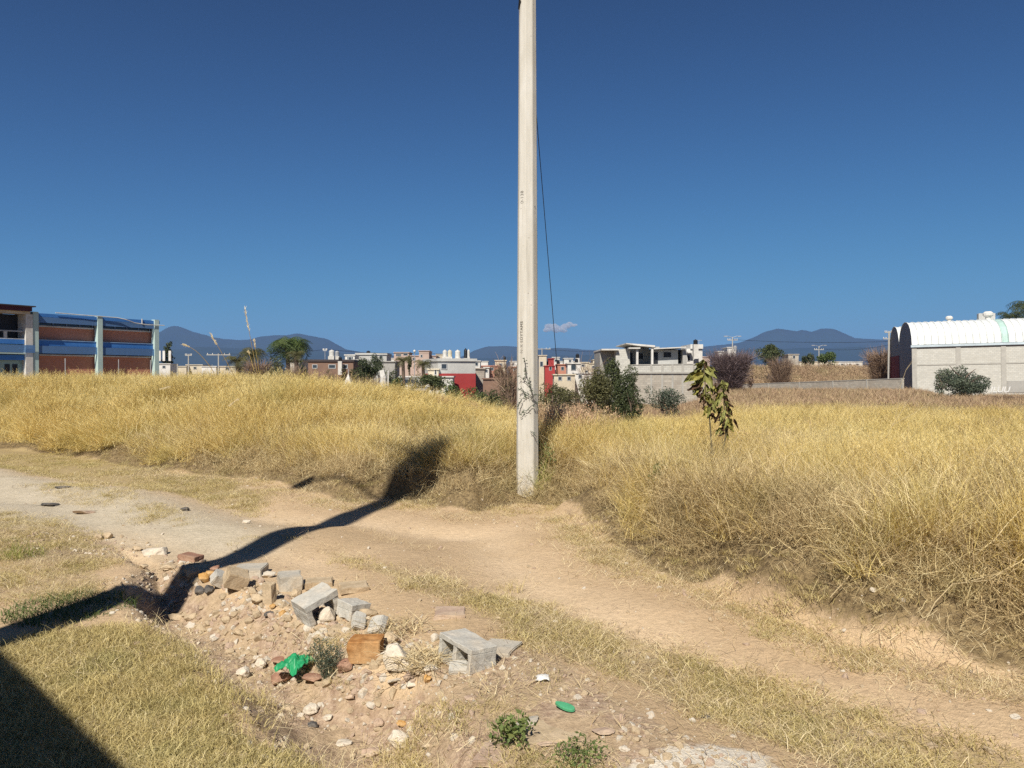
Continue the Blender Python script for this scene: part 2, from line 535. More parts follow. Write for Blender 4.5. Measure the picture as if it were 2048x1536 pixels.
M_TALL = straw_mat('dry_grass', [(0.08, (0.22, 0.14, 0.05)), (0.33, (0.50, 0.37, 0.125)), (0.58, (0.74, 0.57, 0.195)), (0.92, (0.88, 0.75, 0.39))], 0.28, 0.55, 0.25, 1.1)
M_THATCH = straw_mat('thatch', [(0.08, (0.22, 0.155, 0.085)), (0.4, (0.44, 0.33, 0.17)), (0.7, (0.66, 0.53, 0.29)), (0.95, (0.86, 0.74, 0.44))], 0.25, 0.9, 0.2, 0.8)
M_LAWN = straw_mat('short_dry_grass', [(0.08, (0.24, 0.18, 0.07)), (0.4, (0.46, 0.37, 0.15)), (0.7, (0.62, 0.52, 0.24)), (0.95, (0.80, 0.69, 0.40))], 0.28, 1.1)
M_LITTER = straw_mat('straw', [(0.08, (0.34, 0.24, 0.13)), (0.4, (0.56, 0.44, 0.24)), (0.95, (0.80, 0.70, 0.46))], 0.0, 1.1, 0.1)
M_BRUSH = straw_mat('dry_brush', [(0.08, (0.17, 0.11, 0.08)), (0.4, (0.33, 0.22, 0.14)), (0.7, (0.46, 0.33, 0.20)), (0.95, (0.60, 0.47, 0.27))], 0.35, 0.12, 0.1)
M_WEED = straw_mat('reddish_weed', [(0.08, (0.22, 0.13, 0.08)), (0.4, (0.42, 0.26, 0.16)), (0.7, (0.58, 0.40, 0.25)), (0.95, (0.70, 0.56, 0.36))], 0.4, 0.6, 0.15)
M_GREENW = straw_mat('green_weed', [(0.1, (0.05, 0.08, 0.025)), (0.5, (0.11, 0.16, 0.05)), (0.95, (0.26, 0.30, 0.10))], 0.0, 1.0, 0.25)

def blades(rng, n, R, h0, h1, w, lean=0.35, curl=0.5, segs=3, flat=0.0, spin=0.5):
    """n ribbon blades rooted in a disc; returns verts, quads, bl"""
    ang = rng.uniform(0, 2*np.pi, n); rad = R*np.sqrt(rng.uniform(0, 1, n))
    rx = rad*np.cos(ang); ry = rad*np.sin(ang)
    hh = rng.uniform(h0, h1, n)
    az = rng.uniform(0, 2*np.pi, n)
    ln = np.abs(rng.normal(lean, 0.25, n)) + flat
    cr = rng.uniform(0.1, 1.0, n)*curl
    fa = rng.uniform(0, 2*np.pi, n)
    ww = w*rng.uniform(0.6, 1.3, n)
    V = []; 
    x = rx.copy(); y = ry.copy(); z = np.full(n, -0.03)
    tilt = ln.copy(); azz = az.copy()
    step = hh/segs
    for k in range(segs+1):
        t = k/segs
        wk = ww*(1 - 0.85*t**1.5)*0.5
        dx = np.cos(fa)*wk; dy = np.sin(fa)*wk
        V.append(np.stack([x-dx, y-dy, z], 1)); V.append(np.stack([x+dx, y+dy, z], 1))
        x = x + np.sin(tilt)*np.cos(azz)*step
        y = y + np.sin(tilt)*np.sin(azz)*step
        z = z + np.cos(tilt)*step
        z = np.where(z < 0.004, 0.004 + rng.uniform(0, 0.02, n), z)
        tilt = tilt + cr; azz = azz + rng.normal(0, spin*0.4, n)
    V = np.stack(V, 1)                      # n, 2(segs+1), 3
    base = np.arange(n)[:, None]*(2*(segs+1))
    F = []
    for k in range(segs):
        F.append(np.stack([base[:,0]+2*k, base[:,0]+2*k+1, base[:,0]+2*k+3, base[:,0]+2*k+2], 1))
    F = np.concatenate(F, 0)
    bl = np.repeat(rng.uniform(0, 1, n), 2*(segs+1))
    return V.reshape(-1, 3), F, bl
def proto(name, mat_, sets):
    Vs, Fs, Bs = [], [], []; off = 0
    for V, F, B in sets:
        Vs.append(V); Fs.append(F + off); Bs.append(B); off += len(V)
    me = np_mesh(name, np.concatenate(Vs), np.concatenate(Fs), mat_, {'bl': np.concatenate(Bs)})
    return bpy.data.objects.new(name, me)

def scatter(name, protos, pts, rot, scl, idx, label=None):
    """one stuff object: protos instanced on points by geometry nodes"""
    me = bpy.data.meshes.new(name)
    n = len(pts)
    me.vertices.add(n)
    me.vertices.foreach_set('co', np.asarray(pts, dtype=np.float32).ravel())
    a = me.attributes.new('rot', 'FLOAT_VECTOR', 'POINT'); a.data.foreach_set('vector', np.asarray(rot, dtype=np.float32).ravel())
    a = me.attributes.new('scl', 'FLOAT_VECTOR', 'POINT'); a.data.foreach_set('vector', np.asarray(scl, dtype=np.float32).ravel())
    a = me.attributes.new('idx', 'INT', 'POINT'); a.data.foreach_set('value', np.asarray(idx, dtype=np.int32))
    me.update()
    o = link(name, me)
    pc = bpy.data.collections.new(name + '_source')
    for p in protos: pc.objects.link(p)
    ng = bpy.data.node_groups.new(name + '_nodes', 'GeometryNodeTree')
    ng.interface.new_socket('Geometry', in_out='INPUT', socket_type='NodeSocketGeometry')
    ng.interface.new_socket('Geometry', in_out='OUTPUT', socket_type='NodeSocketGeometry')
    gi = ng.nodes.new('NodeGroupInput'); go = ng.nodes.new('NodeGroupOutput')
    ip = ng.nodes.new('GeometryNodeInstanceOnPoints')
    ci = ng.nodes.new('GeometryNodeCollectionInfo')
    ci.inputs['Collection'].default_value = pc
    ci.inputs['Separate Children'].default_value = True
    ci.inputs['Reset Children'].default_value = True
    ip.inputs['Pick Instance'].default_value = True
    def na(n_, ty):
        q = ng.nodes.new('GeometryNodeInputNamedAttribute'); q.data_type = ty
        q.inputs['Name'].default_value = n_; return q.outputs['Attribute']
    ng.links.new(gi.outputs[0], ip.inputs['Points'])
    ng.links.new(ci.outputs[0], ip.inputs['Instance'])
    ng.links.new(na('idx', 'INT'), ip.inputs['Instance Index'])
    er = ng.nodes.new('FunctionNodeEulerToRotation')
    ng.links.new(na('rot', 'FLOAT_VECTOR'), er.inputs[0])
    ng.links.new(er.outputs[0], ip.inputs['Rotation'])
    ng.links.new(na('scl', 'FLOAT_VECTOR'), ip.inputs['Scale'])
    ng.links.new(ip.outputs[0], go.inputs[0])
    md = o.modifiers.new('scatter', 'NODES'); md.node_group = ng
    tag(o, label, None, None, 'stuff')
    return o

def sample(n, r0, r1, half=0.75, rng=RNG, power=1.0):
    """points in the view sector (and a margin beside it), denser near"""
    u = rng.uniform(0, 1, n)
    r = r0*(r1/r0)**u if power == 0 else (r0**power + u*(r1**power - r0**power))**(1/power)
    t = rng.uniform(-half, half, n)
    return r*np.sin(t), r*np.cos(t), r

# tall grass ---------------------------------------------------------------
rg = np.random.default_rng(3)
def seed_stalks(rng, n, R, h0, h1):
    V, F, B = blades(rng, n, R, h0, h1, 0.0042, 0.14, 0.09, 4)
    V = V.reshape(n, 10, 3); W2 = []; 
    for i in range(n):
        a = (V[i, 6] + V[i, 7])/2; b = (V[i, 8] + V[i, 9])/2; d = b - a
        for k in range(7):
            c = a + d*(.45 + .1*k); q = rng.normal(0, .008, 3); q[2] = abs(q[2]) + .014
            W2.append([c + (-.002, 0, 0), c + (.002, 0, 0), c + q + (.001, 0, 0), c + q - (.001, 0, 0)])
    W2 = np.array(W2).reshape(-1, 3)
    F2 = np.arange(len(W2)).reshape(-1, 4) + n*10
    return np.concatenate([V.reshape(-1, 3), W2]), np.concatenate([F, F2]), np.concatenate([np.repeat(rng.uniform(.35, 1, n), 10), rng.uniform(.5, 1, len(W2))])
tall = [proto('tall_tuft', M_TALL, [blades(rg, 62, 0.16, 0.3, 0.85, 0.0050, 0.20, 0.13, 3, 0, .6), blades(rg, 24, 0.2, 0.18, 0.55, 0.0052, 0.6, 0.45, 4, 0, 1.6), seed_stalks(rg, 5, .15, .6, .95)]) for _ in range(8)]
def rand_rot(n, tilt, rng=RNG): return np.stack([rng.normal(0, tilt, n), rng.normal(0, tilt, n), rng.uniform(0, 2*np.pi, n)], 1)
x, y, r = sample(79000, 3.0, 34, 0.96, RNG, 1.2)
s, cr_, k_ = foot_field(x, y)
dn, _, _ = seg_dist(x, y, NOTCH)
hol = np.hypot(x+2.8, y-11.45)
dens = sstep(0.2, 0.6, s)*np.clip(1.15 + 1.0*fbm(x, y, 1.3, 3, 71), 0.25, 1)
steep = k_ > 0.42
dens = dens*np.where(steep & (x < .9), sstep(0.55, 1.0, s + .25*fbm(x, y, .5, 2, 77)), 1)
dens = dens*np.where(x >= .9, .5 + .5*sstep(.7, 1.7, s + .6*fbm(x, y, .9, 3, 78)), 1)
dens = dens*(1 - 0.8*np.exp(-(dn/0.3)**2)*(s < 2.2))
patch = fbm(x, y, 1.15, 3, 200)
dens = dens*(1 - .88*sstep(.02, .16, patch))
dens = dens*(hol > 0.32)*(np.hypot(x-0.2, y-10.55) > 0.3)
dens = dens*np.where((x > .5) & (s > 3.8), .4, 1)
dens = dens*np.where(s > 9, np.where(x/y < -0.1, 0.9, 0.35), 1)
keep = RNG.uniform(0, 1, len(x)) < dens
x, y, r, s = x[keep], y[keep], r[keep], s[keep]
z = gz(x, y)
hs = (0.42 + 0.58*sstep(0.1, 1.6, s))*np.clip(1 + 0.9*fbm(x, y, 1.3, 3, 81), 0.5, 1.5)*RNG.uniform(0.75, 1.15, len(x))
hs = hs*(.84 - .16*sstep(-.25, -.1, x/y))
hs = np.minimum(hs, .95 - .25*sstep(-.3, -.12, x/y) - .06*sstep(.1, .3, x/y) + RNG.normal(0, .05, len(x)))
ws_ = np.clip(r/10, 0.95, 1.8)
N_TALL = len(x)
scatter('tall_grass', tall, np.stack([x, y, z], 1), rand_rot(len(x), 0.10), np.stack([ws_, ws_, hs], 1), RNG.integers(0, 8, len(x)))

# tangled old stems on the bank
tang = [proto('tangle', M_THATCH, [blades(rg, 30, 0.22, 0.3, 0.85, 0.0056, 0.6, 0.5, 6, 0.1, 1.6), blades(rg, 34, 0.25, 0.12, 0.35, 0.006, 1.0, 0.4, 3, 0, 1.5)]) for _ in range(6)]
x, y, r = sample(55000, 2.8, 17, 0.96, RNG, 1.1)
s, cr_, k_ = foot_field(x, y)
dn, _, _ = seg_dist(x, y, NOTCH)
hol = np.hypot(x+2.8, y-11.45)
dens = sstep(0.1, 0.4, s + .2*fbm(x, y, .5, 2, 79))*np.maximum((1 - 0.8*sstep(1.4, 3.2, s))*np.clip(0.75 + 1.1*fbm(x, y, 1.1, 3, 91), 0.1, 1), .8*sstep(.0, .16, fbm(x, y, 1.15, 3, 200)))
dens = dens*(1 - 0.6*np.exp(-(dn/0.3)**2))*(hol > 0.26)
dens = dens*np.where((k_ > 0.42) & (s < 0.35), 0.45, 1)
keep = RNG.uniform(0, 1, len(x)) < dens
x, y, r, s = x[keep], y[keep], r[keep], s[keep]
hs = RNG.uniform(0.5, 1.0, len(x))*(0.5 + 0.5*sstep(0, 0.8, s))
scatter('matted_old_grass', tang, np.stack([x, y, gz(x, y)], 1), rand_rot(len(x), 0.3), np.stack([hs*1.05, hs*1.05, hs], 1), RNG.integers(0, 6, len(x)))

# short grass ----------------------------------------------------------------
short = [proto('short_tuft', M_LAWN, [blades(rg, 64, 0.13, 0.03, 0.11, 0.0036, 0.95, 0.4, 3, 0.1, 1.4)]) for _ in range(6)]
x, y, r = sample(112000, 2.3, 19, 0.92, RNG, 1.05)
zv = zone_values(x, y)
s, _, _ = foot_field(x, y)
dens = np.clip((zv['lawn'] - 0.12)*1.2, 0, 1)*np.clip(0.62 + 1.9*fbm(x, y, 0.45, 3, 101), 0.0, 1)
inl1 = poly_sd(x, y, LAWN1) > 0
dens = np.where(inl1, np.maximum(dens, 0.75*sstep(0, .3, poly_sd(x, y, LAWN1))), dens)
dens = dens*(1 - 0.9*sstep(0.4, 0.6, zv['pale']))*(s < 0.5)
keep = RNG.uniform(0, 1, len(x)) < dens*0.8
x, y, r, inl1 = x[keep], y[keep], r[keep], inl1[keep]
sc_ = RNG.uniform(0.55, 1.1, len(x))
hh = sc_*np.where(inl1, 1.0, 0.62)*np.where(r > 9, 0.9, 1)
N_SHORT = len(x)
scatter('short_grass', short, np.stack([x, y, gz(x, y)], 1), rand_rot(len(x), 0.12), np.stack([sc_, sc_, hh], 1), RNG.integers(0, 6, len(x)))

# loose straw lying on the track
M_DTWIG = straw_mat('dead_twigs', [(0.08, (0.09, 0.065, 0.045)), (0.5, (0.20, 0.145, 0.10)), (0.95, (0.36, 0.27, 0.19))], 0.0, 1.1, 0)
lit = [proto('straw_mat', (M_LITTER, M_LITTER, M_LITTER, M_LITTER, M_DTWIG)[i], [blades(rg, (22, 22, 22, 22, 9)[i], 0.2, 0.06, 0.26, 0.0034, 1.4 if i < 4 else 1.15, 0.02, 3, 0.05, 0.5 if i < 4 else 1.4)]) for i in range(5)]
x, y, r = sample(57000, 2.3, 16, 0.92, RNG, 1.05)
zv = zone_values(x, y); s, _, _ = foot_field(x, y)
dens = 0.016 + 0.7*np.exp(-((s+0.12)/0.24)**2) + 0.6*zv['lawn']*(poly_sd(x, y, LAWN1) < 0) + 0.2*zv['lawn'] + 0.08*zv['stony']
keep = (RNG.uniform(0, 1, len(x)) < dens*np.clip(0.7 + 1.3*fbm(x, y, 0.7, 3, 111), 0.03, 1)) & (s < 0.25)
x, y = x[keep], y[keep]
sc_ = RNG.uniform(0.45, 1.0, len(x))
scatter('loose_straw', lit, np.stack([x, y, gz(x, y)+0.006], 1), rand_rot(len(x), 0.05), np.stack([sc_, sc_, sc_], 1), RNG.integers(0, 5, len(x)))

# ------------------------------------------------------------------ mountains
def mountain(prof, D, thick, zb=-10, seed=0, nu=300, nv=35):
    px = np.array([p[0] for p in prof], float); py = np.array([p[1] for p in prof], float)
    u = np.linspace(px[0], px[-1], nu)
    top = np.interp(u, px, py)
    hr = (752 - top)/FPX*D + CAMZ - zb
    hr = np.maximum(hr, 4)
    a = (u - 1024)/FPX
    v = np.linspace(-1, 1, nv)
    U, V = np.meshgrid(np.arange(nu), v, indexing='ij')
    X = a[:, None]*D*np.ones_like(V) + 0*V
    Y = D + V*thick*(0.6 + 0.4*(hr/hr.max())[:, None])
    prof_v = np.clip(1 - np.abs(V), 0, 1)**0.85
    gul = fbm(X, Y*0.35, 700, 5, seed+5)
    Z = zb + hr[:, None]*prof_v*(1 + 0.55*gul*np.abs(V)**0.5*(1-np.abs(V))*2)
    Z = Z + 9*fbm(X, Y, 120, 3, seed+9)*prof_v
    vs = np.stack([X, Y, Z], 2).reshape(-1, 3)
    i = np.arange(nu-1)[:, None]; j = np.arange(nv-1)[None, :]
    q = (i*nv + j).ravel()
    f = np.stack([q, q+nv, q+nv+1, q+1], 1)
    return np_mesh('mountain', vs, f, M_MOUNT, None, True)
M_MOUNT = mat('forested_slope', (0.014, 0.040, 0.050), (0.025, 0.048, 0.05), 0.0016, 1.0, 0.0, fine=0.012)
PROF_L = [(-1500,735),(-700,715),(-200,712),(100,700),(250,682),(318,666),(335,655),(350,651),(366,655),(385,664),(400,669),(430,676),(470,680),(500,679),(520,673),(545,671),(575,670),(595,666),(625,672),(655,678),(672,688),(690,698),(730,706),(800,713),(900,722),(1000,735)]
PROF_R = [(880,735),(925,712),(950,700),(975,693),(1000,692),(1035,693),(1070,696),(1100,698),(1200,700),(1300,703),(1370,698),(1440,690),(1480,685),(1510,674),(1530,664),(1556,657),(1575,660),(1590,663),(1605,658),(1622,663),(1645,657),(1668,658),(1690,668),(1712,677),(1770,679),(1850,688),(2000,700),(2300,706),(2900,712),(3800,735)]
PROF_F = [(-1500,738),(200,716),(330,700),(420,694),(520,698),(640,702),(760,712),(900,718),(1100,712),(1300,708),(1500,698),(1650,696),(1780,694),(2000,708),(3600,738)]
for nm, p, D, th, sd in (('mountain', PROF_L, 9000, 1700, 1), ('mountain', PROF_R, 9200, 1800, 2), ('foothill_range', PROF_F, 6600, 1500, 3)):
    tag(link(nm, mountain(p, D, th, seed=sd)), kind='structure')

# air between here and the mountains
hz = MB().box(-15000, 15000, -12500, 13500, -14, 600)
M_HAZE = bpy.data.materials.new('haze'); M_HAZE.use_nodes = True
_t = M_HAZE.node_tree; _t.nodes.clear()
_o = _t.nodes.new('ShaderNodeOutputMaterial'); _v = _t.nodes.new('ShaderNodeVolumePrincipled')
_v.inputs['Density'].default_value = 7e-5
_v.inputs['Color'].default_value = (0.29, 0.47, 0.92, 1)
_v.inputs['Anisotropy'].default_value = 0.0
_t.links.new(_v.outputs[0], _o.inputs['Volume'])
tag(hz.build('haze', M_HAZE), kind='stuff')

# small cloud, outside the haze
def cloud():
    D = 22000; k = D/FPX
    bm = bmesh.new()
    for px, py, rx, rz in ((1100,655,13,9),(1113,659,15,8),(1124,660,12,6),(1108,652,9,6),(1133,652,10,4.5),(1146,650,9,3),(1093,660,8,5),(1127,655,8,5),(1139,647,6,2.5)):
        c = W(px, py, D)
        m = Matrix.Translation(c) @ Matrix.Diagonal((rx*k*.95, 10*k, rz*k*.95, 1))
        bmesh.ops.create_icosphere(bm, subdivisions=3, radius=1, matrix=m)
    me = bpy.data.meshes.new('cloud'); bm.to_mesh(me); bm.free()
    n = len(me.vertices); co = np.empty(n*3, np.float32); me.vertices.foreach_get('co', co); co = co.reshape(-1, 3)
    co[:, 0] += 3.5*k*fbm(co[:, 0], co[:, 2]*1.3, 11*k, 4, 2); co[:, 2] += 3.0*k*fbm(co[:, 0], co[:, 2], 9*k, 4, 7)
    me.vertices.foreach_set('co', co.ravel())
    m = bpy.data.materials.new('cloud_vapour'); m.use_nodes = True
    t = m.node_tree; t.nodes.clear()
    o = t.nodes.new('ShaderNodeOutputMaterial'); v = t.nodes.new('ShaderNodeVolumePrincipled')
    v.inputs['Density'].default_value = 0.008
    v.inputs['Anisotropy'].default_value = -0.55
    v.inputs['Color'].default_value = (0.99, 0.95, 0.93, 1)
    t.links.new(v.outputs[0], o.inputs['Volume'])
    me.materials.append(m)
    tag(link('cloud', me), kind='structure')
cloud()

# ------------------------------------------------------------------ building materials
M_WHITE = mat('whitewash', (0.76, 0.75, 0.71), (0.60, 0.58, 0.54), 0.5, 0.9, 0.1, dirt=(0.42, 0.39, 0.34))
M_CREAM = mat('cream_render', (0.68, 0.61, 0.47), (0.54, 0.47, 0.36), 0.5, 0.9, 0.1, dirt=(0.40, 0.34, 0.26))
M_GREYW = mat('bare_render', (0.44, 0.43, 0.40), (0.33, 0.32, 0.29), 0.4, 0.9, 0.15)
M_LGREY = mat('pale_grey_render', (0.56, 0.56, 0.53), (0.44, 0.44, 0.42), 0.4, 0.9, 0.1)
M_REDW = mat('red_paint', (0.42, 0.055, 0.055), (0.33, 0.045, 0.045), 0.5, 0.8, 0.1)
M_ROSE = mat('rose_render', (0.55, 0.43, 0.36), (0.47, 0.35, 0.30), 0.5, 0.9, 0.1)
M_SALM = mat('salmon_render', (0.50, 0.25, 0.18), (0.42, 0.19, 0.14), 0.5, 0.9, 0.1)
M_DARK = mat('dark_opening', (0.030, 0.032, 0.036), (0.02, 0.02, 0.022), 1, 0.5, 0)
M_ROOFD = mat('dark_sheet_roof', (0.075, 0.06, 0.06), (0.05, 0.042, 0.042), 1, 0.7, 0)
M_CONC = mat('concrete', (0.50, 0.485, 0.44), (0.40, 0.385, 0.345), 1.5, 0.9, 0.3)
M_FRAME = mat('window_frame', (0.55, 0.56, 0.56), None, 1, 0.6, 0)
M_TWHITE = mat('tank_white', (0.74, 0.73, 0.68), None, 1, 0.5, 0)
M_TCREAM = mat('tank_cream', (0.72, 0.66, 0.50), None, 1, 0.5, 0)
M_TBLACK = mat('tank_black', (0.025, 0.027, 0.032), None, 1, 0.4, 0)
M_STEEL = mat('galvanised', (0.50, 0.51, 0.52), None, 2, 0.5, 0, metal=0.3)
M_BROWNB = mat('brown_brickwork', (0.27, 0.17, 0.12), (0.20, 0.13, 0.10), 0.8, 0.9, 0.1)
m_, t_, b_ = new_mat('glass'); b_.inputs['Base Color'].default_value = (0.04, 0.055, 0.07, 1); b_.inputs['Roughness'].default_value = 0.12; b_.inputs['Specular IOR Level'].default_value = 0.5
M_GLASS = m_
def block_mat(name, base, joint, bw=0.4, bh=0.2, stain=(0.33, 0.31, 0.27), vcol=0.25):
    m, t, b = new_mat(name)
    tc = nn(t, 'ShaderNodeTexCoord')
    mp = nn(t, 'ShaderNodeMapping'); mp.inputs['Rotation'].default_value = (math.pi/2, 0, 0)
    t.links.new(tc.outputs['Object'], mp.inputs['Vector'])
    br = nn(t, 'ShaderNodeTexBrick')
    br.inputs['Scale'].default_value = 1.0
    br.inputs['Brick Width'].default_value = bw; br.inputs['Row Height'].default_value = bh
    br.inputs['Mortar Size'].default_value = 0.012
    br.inputs['Color1'].default_value = (*base, 1); br.inputs['Color2'].default_value = (*[c*(1-vcol) for c in base], 1)
    br.inputs['Mortar'].default_value = (*joint, 1)
    t.links.new(mp.outputs[0], br.inputs['Vector'])
    n = noise_node(t, tc.outputs['Object'], 0.7, 6, 0.65)
    c = mix_node(t, ramp_node(t, n, [(0.45, 0.0), (0.7, 0.7)]), br.outputs['Color'], stain)
    t.links.new(c, b.inputs['Base Color']); b.inputs['Roughness'].default_value = 0.9
    bump_to(t, b, br.outputs['Fac'], -0.4, 0.01)
    return m
M_BLOCK = block_mat('block_wall', (0.56, 0.55, 0.50), (0.37, 0.36, 0.32), stain=(0.45, 0.435, 0.385), vcol=.14)
M_BLOCK2 = block_mat('old_block_wall', (0.50, 0.46, 0.39), (0.30, 0.28, 0.24), stain=(0.32, 0.28, 0.23))
M_BLOCK3 = block_mat('stone_block_wall', (0.40, 0.36, 0.31), (0.24, 0.21, 0.18), stain=(0.24, 0.20, 0.17))
M_BRICKR = block_mat('red_brick', (0.60, 0.25, 0.15), (0.42, 0.22, 0.16), 0.24, 0.07, stain=(0.48, 0.20, 0.125))

# ------------------------------------------------------------------ houses
def zat(py, D): return W(1024, py, D).z
def house(label, px0, px1, ytop, D, m, depth=7, yaw=0, wins=(), roof=0.14, mroof=None, name='house', cat='house', group='houses beyond the dry field', lower=None, extra=None):
    cx = (px0+px1)/2
    p = W(cx, ytop, D)
    w = (px1-px0)/FPX*D/ (math.cos(yaw) if abs(yaw) < 1 else 1)
    zb = gz1(p.x, D) - 0.4
    H = p.z - zb
    root = empty(name, (p.x, D, zb), -math.atan2(p.x, D)*0.3 + yaw, label, cat, group)
    zt = H - roof
    if lower:
        ly, lm = lower; zl = zat(ly, D) - zb
        MB().box(-w/2, w/2, 0, depth, 0, zl).build('lower_wall', lm, root)
        MB().box(-w/2+.02, w/2-.02, 0.02, depth-.02, zl, zt).build('wall', m, root)
    else:
        MB().box(-w/2, w/2, 0, depth, 0, zt).build('wall', m, root)
    MB().box(-w/2-.12, w/2+.12, -.15, depth+.12, zt, H).build('roof', mroof or m, root)
    for wi in wins:
        wx, wy, ww, wh = wi[:4]
        x = (wx-cx)/FPX*D; z = zat(wy, D) - zb; a = ww/FPX*D/2; b2 = wh/FPX*D/2
        door = len(wi) > 4 and wi[4] == 'door'
        fr = MB()
        fr.box(x-a-.07, x-a, -.05, .03, z-b2-.07, z+b2+.07).box(x+a, x+a+.07, -.05, .03, z-b2-.07, z+b2+.07)
        fr.box(x-a, x+a, -.05, .03, z+b2, z+b2+.07).box(x-a, x+a, -.05, .03, z-b2-.07, z-b2)
        f = fr.build('door' if door else 'window', M_FRAME, root)
        MB().box(x-a, x+a, -.025, .02, z-b2, z+b2).build('door_leaf' if door else 'pane', M_DARK if door else M_GLASS, f)
    if extra: extra(root, w, H, depth, zb)
    return root
def tank(label, px, yb, yt, D, m, wpx=None, group='rooftop water tanks'):
    b = W(px, yb, D); t = W(px, yt, D); h = t.z - b.z
    r = (wpx or 8)/FPX*D/2
    root = empty('water_tank', (b.x, D+1.2, b.z), 0, label, 'water tank', group)
    prof = [(r*.96, 0)]
    for i in range(5):
        z0 = h*.74*i/5
        prof += [(r, z0+.02*h), (r, z0+.11*h), (r*.95, z0+.13*h)]
    prof += [(r, h*.76), (r*.8, h*.88), (r*.36, h*.94)]
    MB().lathe(prof, 14).build('tank_body', m, root, smooth=False)
    MB().lathe([(r*.34, h*.935), (r*.34, h), (r*.3, h*1.01)], 12).build('lid', m, root)
    MB().box(-r*1.1, r*1.1, -r*1.1, r*1.1, -1.6, 0).build('stand', M_WHITE, root)
    return root

# far left white walls
house('low white wall and roofs right of the blue and brick building', 318, 340, 727, 150, M_WHITE, 5, name='house', wins=[(328,734,5,4)])
house('long low cream wall left of the palms behind the grass', 340, 372, 732, 158, M_CREAM, 5)
house('low cream house behind the thin bent grass stalk', 373, 404, 729, 160, M_CREAM, 6, wins=[(390,736,5,4)])
house('low white house left of the crossarm pole', 404, 432, 732, 156, M_WHITE, 6)
house('low sandy house under the crossarm pole', 440, 478, 732, 150, M_CREAM, 6, wins=[(455,738,6,4)])
house('stepped stone gable house among the palms', 576, 598, 719, 78, M_BLOCK2, 5)
house('long dark-roofed shed right of the palms', 596, 706, 719, 96, M_BROWNB, 8, mroof=M_ROOFD, roof=0.25, name='shed', cat='shed', wins=[(630,733,8,6),(664,733,12,6),(690,733,8,6)])
house('small white house with hipped roof behind the dark shed', 680, 716, 719, 112, M_WHITE, 6, wins=[(700,717,5,5)])
house('white upstairs room between the dark shed and the round tree', 690, 709, 709, 118, M_WHITE, 5, wins=[(697,716,4,5),(704,716,3,5)])
house('grey green-tinted house behind the round tree', 712, 773, 706, 125, M_LGREY, 7, wins=[(748,714,6,5),(762,714,6,5)], roof=.3)
house('dark grey low roof right of the white pillar', 765, 790, 722, 100, M_GREYW, 6, mroof=M_GREYW)
house('orange-banded apartment block behind the palms', 788, 818, 704, 165, M_ROSE, 8, wins=[(797,710,10,3),(811,709,8,3)])
house('rose stepped apartment tower with white domes', 838, 858, 701, 150, M_ROSE, 8, wins=[(843,712,3,4)])
house('wide rose lower storey of the stepped apartments', 818, 872, 711, 152, M_ROSE, 7, wins=[(828,718,5,4),(865,718,5,5)])
house('pale house with grey window and dark red ground floor', 877, 951, 717, 88, M_LGREY, 6, 0.35, wins=[(887,733,10,9)], lower=(747, M_REDW), roof=.3)
house('rose annex left of the grey and red house', 862, 878, 719, 93, M_ROSE, 5, wins=[(869,733,8,10)])
house('cream annex with doorway left of the grey and red house', 856, 877, 737, 87, M_CREAM, 5, wins=[(871,744,2.5,10,'door')])
house('long flat porch roof over a dark veranda in front of the palms', 800, 905, 752, 82, M_WHITE, 5, wins=[(845,763,8,12),(860,764,8,9),(822,763,30,9)], name='porch', cat='porch')
house('low stone block wall house below the porch', 832, 850, 778, 66, M_BLOCK3, 4)
house('grey stone block house beside the dark red wall', 943, 969, 736, 92, M_BLOCK3, 6)
house('brown brick boundary building below the bare branches', 966, 1018, 756, 84, M_BROWNB, 4)
house('white upper storey behind the grey and red house', 940, 960, 721, 118, M_WHITE, 6, wins=[(953,728,5,6)])
house('small blue and white front under a red parapet', 966, 978, 734, 120, M_WHITE, 6, wins=[(972,742,6,4)])
house('dull red row house left of the concrete pole', 958, 1000, 731, 126, M_SALM, 6, wins=[(984,738,5,4)])
house('cream house with tank left of the concrete pole', 990, 1012, 720, 130, M_CREAM, 6, wins=[(1001,730,5,5)])
house('salmon house just left of the concrete pole', 1018, 1038, 733, 132, M_SALM, 6, wins=[(1030,740,5,5)])
house('tall cream house just right of the concrete pole', 1078, 1093, 710, 140, M_CREAM, 6, wins=[(1083,728,5,9)])
house('bright red house beside the guy wire', 1090, 1110, 731, 132, M_REDW, 6, wins=[(1101,737,4,6)])
house('tall red block behind the bright red house', 1097, 1108, 717, 150, M_REDW, 6)
house('white roof room behind the red houses', 1105, 1119, 714, 158, M_WHITE, 6, wins=[(1112,721,5,4)])
house('salmon house right of the bright red one', 1114, 1134, 728, 134, M_SALM, 6, wins=[(1125,737,5,6)])
house('white gabled house behind the salmon house', 1128, 1146, 716, 160, M_WHITE, 6, wins=[(1140,722,4,4)])
house('white house with tall grey window near the red houses', 1135, 1162, 726, 128, M_WHITE, 7, wins=[(1147,734,9,12)], lower=(750, M_CREAM))
house('cream house with dark tank beside the round bush', 1158, 1178, 724, 142, M_CREAM, 6, wins=[(1166,731,5,4),(1173,744,5,5)])
house('small cream house half hidden by the round bush', 1176, 1200, 726, 150, M_CREAM, 6, wins=[(1187,734,5,4)])
house('small brick hut above the purple tree', 1396, 1420, 713, 140, M_ROSE, 5)
house('white tank room behind the purple bare tree', 1437, 1446, 702, 150, M_WHITE, 4)
house('white rooftop box under the lamp pole', 1455, 1472, 694, 150, M_WHITE, 5)
house('rough stone ruin between the two green trees', 1577, 1597, 708, 165, M_BLOCK2, 6, wins=[(1588,714,4,5)])
